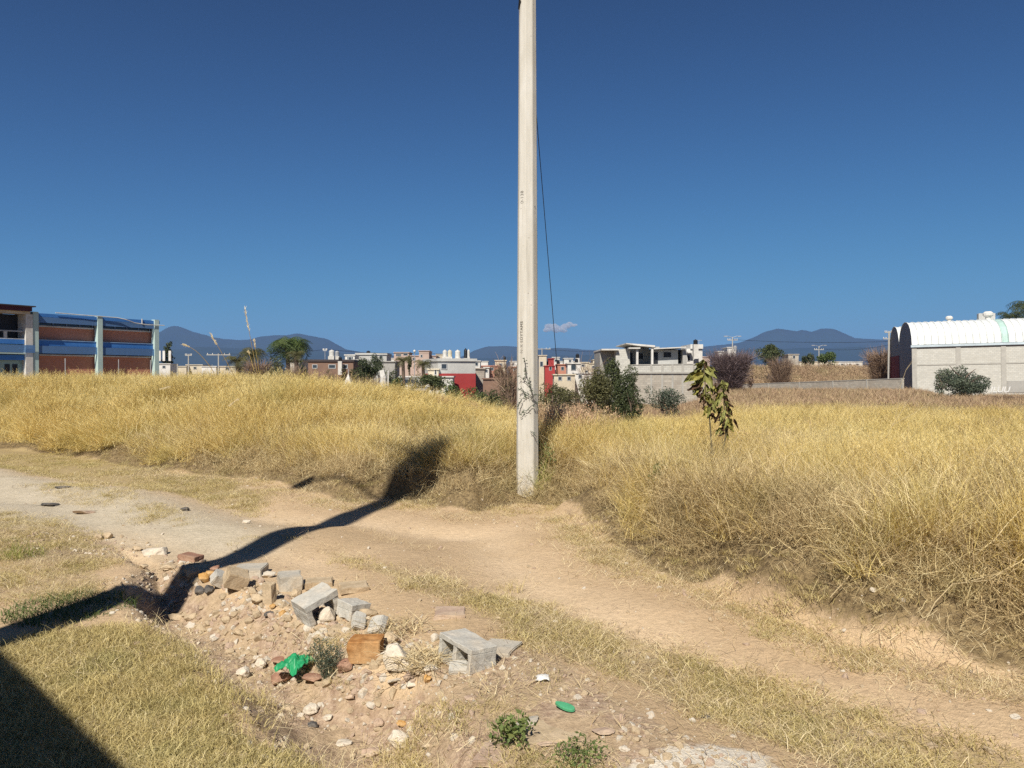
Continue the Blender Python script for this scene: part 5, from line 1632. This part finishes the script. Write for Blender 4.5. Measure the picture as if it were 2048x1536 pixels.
stone('tan lumpy rock at the right end of the smaller broken block', 716, 756, 1217, 1244, S_TAN, .2)
stone('white chunk below the large broken block', 621, 655, 1264, 1287, S_WHITE, .2)
stone('round tan boulder at the left end of the rubble', 359, 401, 1135, 1171, S_TAN, .3)
stone('ochre stone right of the round tan boulder', 392, 420, 1150, 1176, S_OCHRE, .3)
stone('small ochre stone behind the ochre one', 408, 432, 1140, 1158, S_OCHRE, .2)
stone('small brick-red stone above the ochre stones', 420, 440, 1131, 1149, S_RED, .3)
stone('black shaded stone left of the tilted grey piece', 388, 412, 1178, 1199, S_DARK, .3)
stone('dark stone touching the pole shadow', 408, 428, 1176, 1200, S_DARK, .4)
stone('white and rust rounded stone on the flat slab', 515, 552, 1141, 1160, S_WHITE, .2, flat=.9)
stone('upright tan broken piece in the middle of the row', 528, 550, 1172, 1216, S_TAN, .75, tilt=.08)
stone('tan rock leaning below the middle of the row', 491, 534, 1193, 1222, S_TAN, .3)
stone('rounded tan stone left of the large broken block', 582, 604, 1176, 1200, S_TAN, .3)
stone('small yellow stone below the upright piece', 538, 553, 1214, 1227, S_OCHRE, .1)
stone('yellowish stone right of the small yellow one', 556, 574, 1222, 1238, S_OCHRE, .1)
stone('dark brown stone chip below the row', 528, 549, 1227, 1242, S_DARK, .4)
stone('flat ochre stone under the large broken block', 566, 590, 1256, 1268, S_TAN, .2)
stone('long pale stone at the lawn corner, left one', 338, 368, 1229, 1248, S_TAN, .3)
stone('pale stone at the lawn corner, right one', 367, 396, 1227, 1246, S_TAN, .3)
stone('broken red brick set in the track edge', 361, 402, 1102, 1128, S_RED, .7, name='brick', cat='brick', flat=.8)
stone('tan stone at the head of the gully', 206, 226, 1064, 1081, S_TAN, .3)
stone('small tan stone left of the one at the gully head', 189, 206, 1068, 1082, S_TAN, .3)
stone('large flat pale rock on the gully rim', 286, 336, 1088, 1116, S_WHITE, .3, flat=.9)
stone('small tan rock left of the flat pale rock', 264, 286, 1092, 1106, S_TAN, .3)
stone('tan rock in the lower gully rim, left one', 276, 298, 1130, 1144, S_TAN, .2)
stone('tan rock in the lower gully rim, right one', 318, 356, 1128, 1146, S_TAN, .2)
stone('flat half-buried stone on the grey track', 145, 190, 1016, 1033, S_PINK, .4, flat=.7)
stone('small white stone at the bend of the track', 482, 502, 1038, 1048, S_WHITE, .2)
stone('dark clod upper left on the track', 80, 120, 1004, 1016, S_DARK, .1, flat=.7, name='clod', cat='clod')
stone('dark clod beyond the first one on the track', 110, 142, 970, 980, S_DARK, .1, flat=.7, name='clod', cat='clod')
stone('dark clod alone on the grey track', 360, 380, 1014, 1024, S_DARK, .1, name='clod', cat='clod')
stone('dark clod low on the bare track at right', 1399, 1422, 1428, 1442, S_DARK, .1, name='clod', cat='clod')
stone('flat grey rock half buried at the bottom centre', 1012, 1078, 1436, 1466, S_GREY, .4, flat=.5)
stone('pinkish rock left of the low green weed at the bottom', 1068, 1118, 1474, 1500, S_PINK, .3, flat=.6)
stone('pinkish lump right of the mint-green plastic', 1182, 1232, 1448, 1478, S_PINK, .2, flat=.6)
stone('white stone above the chalky patch', 1236, 1262, 1490, 1508, S_WHITE, .2)
stone('small grey stone between reddish rock and round cream stone', 688, 712, 1396, 1412, S_PINK, .3)
stone('whitish rock at the left of the bottom slab', 668, 706, 1478, 1500, S_WHITE, .3, flat=.7)
stone('tan lump near the lawn edge below the white rocks', 560, 592, 1404, 1424, S_TAN, .3, flat=.7)
stone('flat ochre plate right of the pointed white stone', 838, 872, 1486, 1502, S_TAN, .4, flat=.5)
stone('cream rock under the beige angular rock', 742, 764, 1288, 1304, S_WHITE, .3)
stone('white lump below the big rough white rock', 770, 812, 1362, 1384, S_WHITE, .2, flat=.7)
stone('white broken lump left of the hollow block', 846, 880, 1330, 1352, S_WHITE, .3, flat=.8)
stone('tan rock behind the green weed', 610, 640, 1300, 1318, S_TAN, .3, flat=.7)
# flat slabs
def slab(label, x0, x1, y0, y1, mat_, thick=.05, rz=0.0, tilt=(0, 0), lift=.0, dep=None, name='concrete_slab', cat='slab', group='flat slabs in the rubble'):
    SD[0] += 1
    gx, gy, g0 = hit((x0+x1)/2, (y0+y1)/2)
    w = (x1-x0)/FPX*gy; e = math.atan2(CAMZ, gy)
    dpt = dep or (y1-y0)/FPX*gy/math.sin(e)*.9
    bm = bmesh.new(); rng = np.random.default_rng(SD[0])
    bmesh.ops.create_cube(bm, size=1)
    for v in bm.verts: v.co = Vector((v.co.x*w*rng.uniform(.86, 1), v.co.y*dpt*rng.uniform(.82, 1), v.co.z*thick))
    bmesh.ops.bevel(bm, geom=list(bm.edges), offset=.006, segments=2, affect='EDGES')
    bmesh.ops.triangulate(bm, faces=bm.faces)
    bmesh.ops.subdivide_edges(bm, edges=[ed for ed in bm.edges if ed.calc_length() > .05], cuts=3)
    bmesh.ops.triangulate(bm, faces=bm.faces)
    for v in bm.verts:
        v.co += Vector((mnoise.noise(v.co*14), mnoise.noise(v.co*14+Vector((9,0,0))), mnoise.noise(v.co*10+Vector((0,9,0)))*.5))*.012
    me = bpy.data.meshes.new('slab'); bm.to_mesh(me); bm.free(); me.materials.append(mat_)
    o = link(name, me, None, (gx, gy, g0 + thick*.35 + lift), (tilt[0], tilt[1], rz))
    return tag(o, label, cat, group)
slab('flat grey slab lying right of the hollow block', 962, 1036, 1282, 1314, S_GREY, .035, -.35, lift=-.012)
slab('flat brownish slab alone on the track above the hollow block', 866, 934, 1217, 1240, S_PINK, .045, .05, lift=-.02)
slab('long flat grey slab at the back of the rubble', 467, 530, 1139, 1160, S_GREY, .07, .1)
slab('grey slab piece left of the large broken block', 556, 604, 1166, 1184, S_GREY, .12, .35)
slab('flat half-buried slab above the large broken block', 610, 668, 1166, 1180, S_TAN, .06, .2)
slab('narrow half-buried slab right of the large broken block', 676, 738, 1172, 1190, S_TAN, .05, .35)
slab('thin pale flagstone sunk in the bottom of the frame', 1030, 1160, 1440, 1490, S_TAN, .04, .3, lift=-.028)
slab('thin broken flagstone at the very bottom', 950, 1060, 1490, 1530, S_PINK, .04, -.2, lift=-.03)
slab('small upright grey shard, left of a pair', 704, 732, 1243, 1276, S_BLOCK, .05, .5, (.9, .3), .03, .12, 'concrete_shard', 'shard', 'grey block shards')
slab('small upright grey shard, right of a pair', 736, 772, 1252, 1281, S_BLOCK, .05, -.5, (.75, -.35), .03, .14, 'concrete_shard', 'shard', 'grey block shards')
slab('tilted grey block end beside the black shadow', 424, 452, 1160, 1188, S_BLOCK, .09, .55, (.35, .5), .03, .14, 'concrete_shard', 'shard', 'grey block shards')
slab('tilted tan block end next to the grey one', 449, 496, 1163, 1198, S_TAN, .12, .55, (.3, .35), .04, .17, 'concrete_shard', 'shard', 'grey block shards')
slab('small grey plate under the hollow block corner', 898, 938, 1334, 1356, S_BLOCK, .035, .1, (.3, 0), .0, .12, 'concrete_shard', 'shard', 'grey block shards')

def hollow_block(label, px, py, rz, rx=0.0, ry=0.0, cells=2, L=.38, broken=False, lift=.0, Hh=.185, Dp=.19, name='hollow_block', scale=1.0):
    gx, gy, g0 = hit(px, py)
    bm = bmesh.new()
    t_ = .030 if not broken else .045
    def cb(x0, x1, y0, y1, z0, z1):
        m = Matrix.Translation(((x0+x1)/2, (y0+y1)/2, (z0+z1)/2)) @ Matrix.Diagonal((x1-x0, y1-y0, z1-z0, 1))
        bmesh.ops.create_cube(bm, size=1, matrix=m)
    # ring outline with cells running along y
    cb(-L/2, L/2, -Dp/2, Dp/2, Hh-t_, Hh)
    if not broken: cb(-L/2, L/2, -Dp/2, Dp/2, 0, t_)
    n = cells
    for i in range(n+1):
        if broken and i == n and cells > 1: continue
        xc = -L/2 + t_/2 + (L - t_)*i/n
        cb(xc - t_/2, xc + t_/2, -Dp/2 + .001, Dp/2 - .001, t_ + .0004 if not broken else 0, Hh - t_ - .0004)
    bmesh.ops.bevel(bm, geom=list(bm.edges), offset=.003, segments=1, affect='EDGES')
    bmesh.ops.subdivide_edges(bm, edges=[e for e in bm.edges if e.calc_length() > .06], cuts=5, use_grid_fill=True)
    SD[0] += 1; off = Vector((SD[0]*3.1, 0, 0))
    for v in bm.verts:
        k_ = .006
        if broken and (v.co.x > L/2-.03 or v.co.z < .035): k_ = .014
        v.co += Vector((mnoise.noise(v.co*22+off), mnoise.noise(v.co*22+off*2), mnoise.noise(v.co*22+off*3)))*k_
        v.co *= scale
    me = bpy.data.meshes.new('hollow_block'); bm.to_mesh(me); bm.free(); me.materials.append(S_BLOCK)
    o = link(name, me, None, (gx, gy, g0 + lift), (rx, ry, rz))
    return tag(o, label, 'concrete block', 'broken hollow concrete blocks')
hollow_block('whole hollow concrete block lying with its openings to the left front', 932, 1326, -.95, -.05, .04, 2, .33, False, -.03, .165, .175)
hollow_block('large broken hollow block tipped over on the rubble row', 640, 1240, .70, .06, -.34, 1, .25, True, .03, .155, .20)
hollow_block('smaller broken block half right of the large one', 704, 1234, .85, .06, .12, 1, .16, True, .0, .105, .17)

# gravel and crumbs -------------------------------------------------------------
def pebbles():
    protos = []
    for i in range(8):
        me = rock_mesh(900+i, 1, RNG.uniform(.7, 1), RNG.uniform(.5, .75), [S_TAN, S_WHITE, S_PINK, S_TAN, S_PINK, S_WHITE, S_TAN, S_TAN][i], .25, 0, .05)
        protos.append(bpy.data.objects.new('pebble', me))
    n = 110000
    x, y, r = sample(n, 2.6, 15, .74, RNG, 1.0)
    zv = zone_values(x, y); s, _, _ = foot_field(x, y)
    edge = np.exp(-(poly_sd(x, y, GULLY)/.22)**2)
    dr, _, _ = seg_dist(x, y, ROADEDGE)
    dens = .03 + .65*zv['stony'] + .5*edge + 1.0*np.exp(-(dr/.27)**2) + .02*(s > -1.0)
    dens = dens*np.clip(.55 + 1.5*fbm(x, y, .6, 3, 151), .02, 1.3)*(s < .6)*(1-.75*(poly_sd(x, y, LAWN1) > 0))
    keep = RNG.uniform(0, 1, n) < dens
    x, y, dr = x[keep], y[keep], dr[keep]
    sz = np.exp(RNG.normal(-4.1, .55, len(x)))
    big = RNG.uniform(0, 1, len(x)) < .13
    sz = np.where(big, sz*2.1, sz); sz = np.clip(sz, .006, .055)*np.where(dr < .3, 1.7, 1)
    sc3 = np.stack([sz]*3, 1)
    scatter('gravel', protos, np.stack([x, y, gz(x, y)+sz*.02], 1), rand_rot(len(x), .5), sc3, RNG.integers(0, 8, len(x)))
pebbles()

# ------------------------------------------------------------------ litter
def crumple(name, label, px, py, w, h, col, cat, seed, fold=.035, rough=.45, n=22, lift=.015):
    gx, gy, g0 = hit(px, py)
    rng = np.random.default_rng(seed)
    V = []; F = []
    for i in range(n):
        for j in range(n):
            u = i/(n-1)-.5; v = j/(n-1)-.5
            q = Vector((u*3.2, v*3.2, seed))
            z = fold*(mnoise.ridged_multi_fractal(q, 1, 2, 3, 1, 2)*.8) + fold*.8*math.exp(-(u*u+v*v)*8)
            dx = .02*mnoise.noise(q*2); dy = .02*mnoise.noise(q*2+Vector((5,5,5)))
            ed = 1 + .28*mnoise.noise(Vector((math.atan2(v, u)*1.5, seed, 0)))
            V.append(((u*ed+dx)*w, (v*ed+dy)*h, z))
    for i in range(n-1):
        for j in range(n-1):
            a = i*n+j; F.append((a, a+1, a+n+1, a+n))
    me = np_mesh(name, V, F, mat(name + '_film', col, tuple(c*.75 for c in col), 8, rough, 0), None, True)
    o = link(name, me, None, (gx, gy, g0+lift), (.05, -.06, rng.uniform(-.5, .5)))
    s_ = o.modifiers.new('thickness', 'SOLIDIFY'); s_.thickness = .002
    return tag(o, label, cat)
crumple('plastic_bag', 'crumpled bright green plastic bag on the reddish boulder', 594, 1360, .17, .17, (.03, .34, .14), 'plastic bag', 3, .055, .4, 26, .05)
crumple('paper_scrap', 'small white paper scrap on the stony ground', 1085, 1364, .07, .06, (.82, .82, .80), 'paper scrap', 6, .012, .6, 10, .006)
# green plastic sole-like scrap
def green_scrap():
    gx, gy, g0 = hit(1130, 1421)
    out = [(.055*math.cos(a), .021*math.sin(a)*(1+.25*math.cos(a))) for a in [2*math.pi*i/20 for i in range(20)]]
    mb = MB(); n = 20
    mb.v = [(x, y, 0) for x, y in out] + [(x*.96, y*.94, .014) for x, y in out]
    mb.f = [tuple(range(n))[::-1], tuple(range(n, 2*n))] + [(k, (k+1)%n, n+(k+1)%n, n+k) for k in range(n)]
    o = mb.build('plastic_scrap', mat('mint_plastic', (.10, .42, .22), None, 8, .4, 0), None, (gx, gy, g0+.014), (.25, .1, -.6), bevel=.002)
    tag(o, 'small oval mint-green plastic piece at the lower centre', 'plastic scrap')
green_scrap()

# ------------------------------------------------------------------ small plants and stems
def stem_plant(name, label, px, py, h, R, n, m, leaf, cat='plant', w=.004, up=.45, nl=400, lz=.55):
    SEED[0] += 1; rng = np.random.default_rng(SEED[0])
    gx, gy, g0 = hit(px, py)
    root = empty(name, (gx, gy, g0-.01), 0, label, cat)
    V, F, B = twig_cloud(rng, n, h, R, w, up, 4)
    link('stems', np_mesh('stems', V, F, m, {'bl': B}), root)
    V, F, B = leaf_cloud(rng, nl, [(rng.normal(0, R*.35), rng.normal(0, R*.35), h*rng.uniform(.35, .85), R*.5, R*.5, h*.22) for _ in range(7)], leaf)
    link('leaves', np_mesh('leaves', V, F, m, {'bl': B}), root)
stem_plant('feathery_weed', 'feathery grey-green weed left of the orange-brown stone', 655, 1362, .27, .12, 200, M_LEAFY, .012, w=.0035, nl=1500)
stem_plant('leafy_weed', 'small green leafy weed near the bottom centre', 1008, 1490, .15, .13, 60, M_GREENW, .032, w=.004, nl=260)
stem_plant('leafy_weed', 'low green weed at the bottom right of the leafy one', 1150, 1545, .12, .2, 60, M_GREENW, .022, w=.004, nl=300)
stem_plant('broadleaf_weed', 'green weed tuft at the right foot of the concrete pole', 1092, 955, .55, .14, 60, M_GREENW, .05, w=.006, nl=120)
stem_plant('small_green_herb', 'small green herb on the bank right of the pole', 1318, 985, .3, .1, 40, M_GREENW, .035, w=.005, nl=150)
def grass_tuft(label, px, py, h, R, n, m, w=.004, lean=.35):
    SEED[0] += 1; rng = np.random.default_rng(SEED[0])
    gx, gy, g0 = hit(px, py)
    V, F, B = blades(rng, n, R, h*.5, h, w, lean, .3, 4)
    tag(link('grass_tuft', np_mesh('grass_tuft', V, F, m, {'bl': B}), None, (gx, gy, g0)), label, 'grass tuft')
M_YG = straw_mat('yellow_green_grass', [(.1, (.16, .19, .04)), (.5, (.30, .33, .08)), (.95, (.50, .50, .16))], 0, 1, .25)
grass_tuft('bright yellow-green grass tuft at the left edge of the gravel', 48, 1115, .24, .16, 160, M_YG)
grass_tuft('green grass tuft behind the right foot of the concrete pole', 1082, 975, .5, .15, 140, M_YG, .006, .3)
grass_tuft('dark green low clump at the edge of the lawn shadow', 140, 1218, .10, .42, 1500, M_GREENW, .006, .9)
grass_tuft('dark spiky tuft on the track strip', 1020, 1182, .10, .12, 70, M_LAWN)
# dried stems hanging by the white rock
def straw_heap(label, px, py, R, n, L):
    SEED[0] += 1; rng = np.random.default_rng(SEED[0]); gx, gy, g0 = hit(px, py)
    V, F, B = blades(rng, n, R, L*.4, L, .0055, 1.25, .12, 4, .15, .6)
    tag(link('straw_heap', np_mesh('straw_heap', V, F, M_LITTER, {'bl': B}), None, (gx, gy, g0+.03)), label, 'straw heap')
straw_heap('heap of dry straw between the white rock and the hollow block', 846, 1330, .14, 220, .34)
straw_heap('loose straw behind the beige angular rock', 800, 1262, .16, 150, .3)

# tall single grass stalks with seed heads
def stalk(label, p0, p1, D, bend):
    a = W(*p0, D); b = W(*p1, D)
    root = empty('grass_stalk', a, 0, label, 'grass stalk', 'tall single grass stalks on the left bank')
    d = b - a; pts = []
    for i in range(9):
        t = i/8; q = d*t + Vector((0, 0, bend*4*t*(1-t)))
        pts.append(tuple(q))
    MB().tube(pts, [.0055*(1-.55*i/8) for i in range(9)], 5).build('stem', M_TALL, root)
    rng = np.random.default_rng(int(p0[0])); V = []; F = []
    for _ in range(70):
        t = rng.uniform(.80, 1.0); i = min(int(t*8), 7); u = t*8-i
        c = Vector(pts[i]).lerp(Vector(pts[i+1]), u); dr = (Vector(pts[i+1])-Vector(pts[i])).normalized()
        o_ = Vector(rng.normal(0, .012, 3)); s_ = dr*.028 + o_
        n_ = dr.cross(Vector((0, 1, 0.2))).normalized()*.004; q = len(V)
        V += [tuple(c-n_), tuple(c+n_), tuple(c+s_+n_*.3), tuple(c+s_-n_*.3)]; F.append((q, q+1, q+2, q+3))
    link('seed_head', np_mesh('seed_head', V, F, M_LITTER, {'bl': rng.uniform(.3, 1, len(V))}), root)
stalk('long straight stalk leaning left above the grass', (487, 790), (421, 668), 11.5, .03)
stalk('arched stalk with drooping head over the grass', (428, 745), (368, 690), 12.5, .08)
stalk('tallest thin stalk reaching into the sky', (533, 840), (490, 618), 11.0, -.02)
stalk('slender upright stalk beside the palms', (522, 770), (508, 680), 12.5, .02)
stalk('low arched stalk lying left across the grass', (425, 795), (322, 778), 12.0, .10)
stalk('short bent stalk in front of the palms', (508, 742), (497, 704), 13.0, .02)
stalk('second arched stalk lower on the grass', (560, 818), (460, 810), 11.0, .16)

M_LITTER_PLAIN = mat('dry_stem', (.60, .50, .30), (.44, .34, .2), 20, .8, 0)
# pale dead branches tangled in the right bank
def dead_branch(label, segs, D, r=.007):
    P = [[W(*q, D) for q in s_] for s_ in segs]
    root = empty('dead_branch', P[0][0], 0, label, 'dead branch', 'pale dead branches on the right bank')
    o = P[0][0]
    for i, s_ in enumerate(P):
        k = len(s_); MB().tube([tuple(q-o) for q in s_], [r*.5*(1-.5*j/k)*(1 if i == 0 else .7) for j in range(k)], 6).build('stem' if i == 0 else 'twig', M_LITTER_PLAIN, root)
dead_branch('long pale forked branch low on the right bank', [[(1850,1245),(1870,1205),(1905,1168),(1980,1160),(2010,1140)], [(1905,1168),(1930,1165),(1945,1155)], [(1940,1162),(1990,1150)]], 4.6)
dead_branch('pale bent branch left of the forked one', [[(1660,1195),(1700,1150),(1715,1120),(1770,1123),(1840,1155)], [(1715,1120),(1640,1128)], [(1770,1123),(1755,1160)], [(1770,1123),(1790,1105)]], 5.0)
dead_branch('grey crooked stem on the middle of the right bank', [[(1625,1125),(1605,1105),(1605,1070),(1590,1050),(1565,1040)], [(1590,1050),(1620,1035)]], 5.6)
dead_branch('thin leafless stems at the crest before the shed', [[(1770,880),(1785,850),(1808,815),(1822,790)], [(1785,850),(1830,825),(1868,800)], [(1790,838),(1796,812)]], 8.6, .006)
dead_branch('thin curved stem crossing before the grey block wall', [[(1796,812),(1800,775),(1812,740),(1832,708)], [(1812,740),(1826,722)]], 8.6, .004)

# burrow-dark hollow is part of the ground; wilted plant with big leaves -------------
def leaf_mesh(rng, L, m, curl):
    nu, nv = 7, 5; V = []; F = []
    wm = L*rng.uniform(.20, .32)
    for i in range(nu):
        t = i/(nu-1); w = wm*math.sin(math.pi*(t**.75))**.8*(1-.25*t) + .002
        zc = -L*t*.92; yc = L*.22*math.sin(t*2.4)*curl
        for j in range(nv):
            s_ = (j/(nv-1)-.5)*2
            V.append((s_*w*(1-.35*abs(curl)), yc - abs(s_)*w*.75*curl + .014*math.sin(9*t+s_*4) + .01*math.sin(17*t), zc + abs(s_)*L*.05))
    for i in range(nu-1):
        for j in range(nv-1):
            a = i*nv+j; F.append((a, a+1, a+nv+1, a+nv))
    me = np_mesh('leaf', V, F, m, {'bl': np.full(len(V), rng.uniform())}, True)
    return me
def wilted():
    D = 8.7; k = D/FPX
    gx, gy = W(1420, 860, D).x, D; g0 = gz1(gx, gy)
    root = empty('wilted_plant', (gx, gy, g0), 0, 'tall wilting plant with drooping big green leaves rising from the right grass', 'plant')
    def P(px, py, dy=0.0): return Vector(((px-1024)*k*1.0 - gx, dy, zat(py, D)-g0))
    M_LG = mat('wilted_green_leaf', (.27, .27, .08), (.16, .17, .055), 22, .6, 0)
    M_LY = mat('yellow_green_leaf', (.30, .27, .06), (.20, .19, .05), 22, .6, 0)
    M_LB = mat('brown_dead_leaf', (.10, .055, .030), (.06, .035, .02), 22, .8, 0)
    M_ST = mat('olive_stem', (.17, .14, .075), None, 10, .8, 0)
    for s_ in ([(1426, 930), (1421, 860), (1418, 824), (1412, 790), (1408, 740), (1406, 720)], [(1440, 935), (1452, 870), (1449, 830), (1448, 790), (1446, 763)], [(1418, 824), (1426, 800), (1432, 790)]):
        MB().tube([tuple(P(a, b)) for a, b in s_], [.010*(1-.45*i/len(s_)) for i in range(len(s_))], 7).build('stem', M_ST, root)
    rng = np.random.default_rng(8)
    # (px, py of leaf root, length px, material, sideways lean)
    L = [(1406,720,34,0,-.5),(1409,722,30,0,.35),(1404,728,40,0,-.8),(1411,733,48,0,.9),(1402,742,46,0,-.9),(1413,745,44,0,.4),(1406,752,44,0,-.45),(1396,768,30,2,-1.0),
         (1404,765,38,1,-.7),(1400,775,26,2,-.4),(1416,770,36,0,.2),(1409,785,26,2,-.3),(1415,790,30,0,.5),(1411,800,24,2,-.2),(1420,796,30,0,.3),(1418,806,24,2,.1),(1426,770,24,1,-.1),
         (1430,772,22,1,.4),(1446,763,26,0,.1),(1449,770,24,2,.55),(1444,768,34,0,-.6),(1440,785,34,0,-.35),(1436,800,32,0,-.2),(1450,790,34,0,.4),(1452,805,34,0,.3),
         (1444,812,32,0,-.3),(1449,822,30,0,.05),(1440,820,28,2,-.2),(1455,815,24,2,.5),(1448,840,24,2,-.1),(1453,835,26,0,.2),(1459,838,38,1,.55),(1436,830,20,2,-.4),(1456,850,18,2,.1),(1447,848,26,0,-.3),(1452,858,26,1,.3),(1420,815,26,0,-.3),(1424,826,22,2,.2),(1416,812,28,1,-.5),(1443,856,22,0,-.5)]
    L = [(a, b, c*.86, d, e) for a, b, c, d, e in L] + [(a+rng.uniform(-9, 9), b+rng.uniform(-8, 12), c*rng.uniform(.35, .7), int(rng.choice([0, 0, 1, 2])), e+rng.uniform(-.6, .6)) for a, b, c, d, e in L]
    for px, py, ln, mi, lean in L:
        o = link('leaf', leaf_mesh(rng, ln*k*1.12, (M_LG, M_LY, M_LB)[mi], rng.uniform(.5, 1.5)), root, P(px, py, rng.uniform(-.07, .07)),
                 (rng.uniform(-.35, .35), -lean, rng.uniform(0, 6.28) if abs(lean) < .3 else rng.uniform(-.7, .7)))
wilted()
grass_tuft('dense dry grass tuft hiding the left stem foot of the wilted plant', 1424, 915, .62, .16, 260, M_TALL, .006, .25)
grass_tuft('dense dry grass tuft hiding the right stem foot of the wilted plant', 1452, 918, .58, .18, 260, M_TALL, .006, .3)
stem_plant('dry_weed', 'brown dry weed clump at the foot of the wilted plant', 1435, 925, .5, .22, 260, M_WEED, .03, w=.005, nl=160)
# dark old weed patches inside the right bank
print('TALL', N_TALL, 'SHORT', N_SHORT, 'OBJ', len(bpy.data.objects))
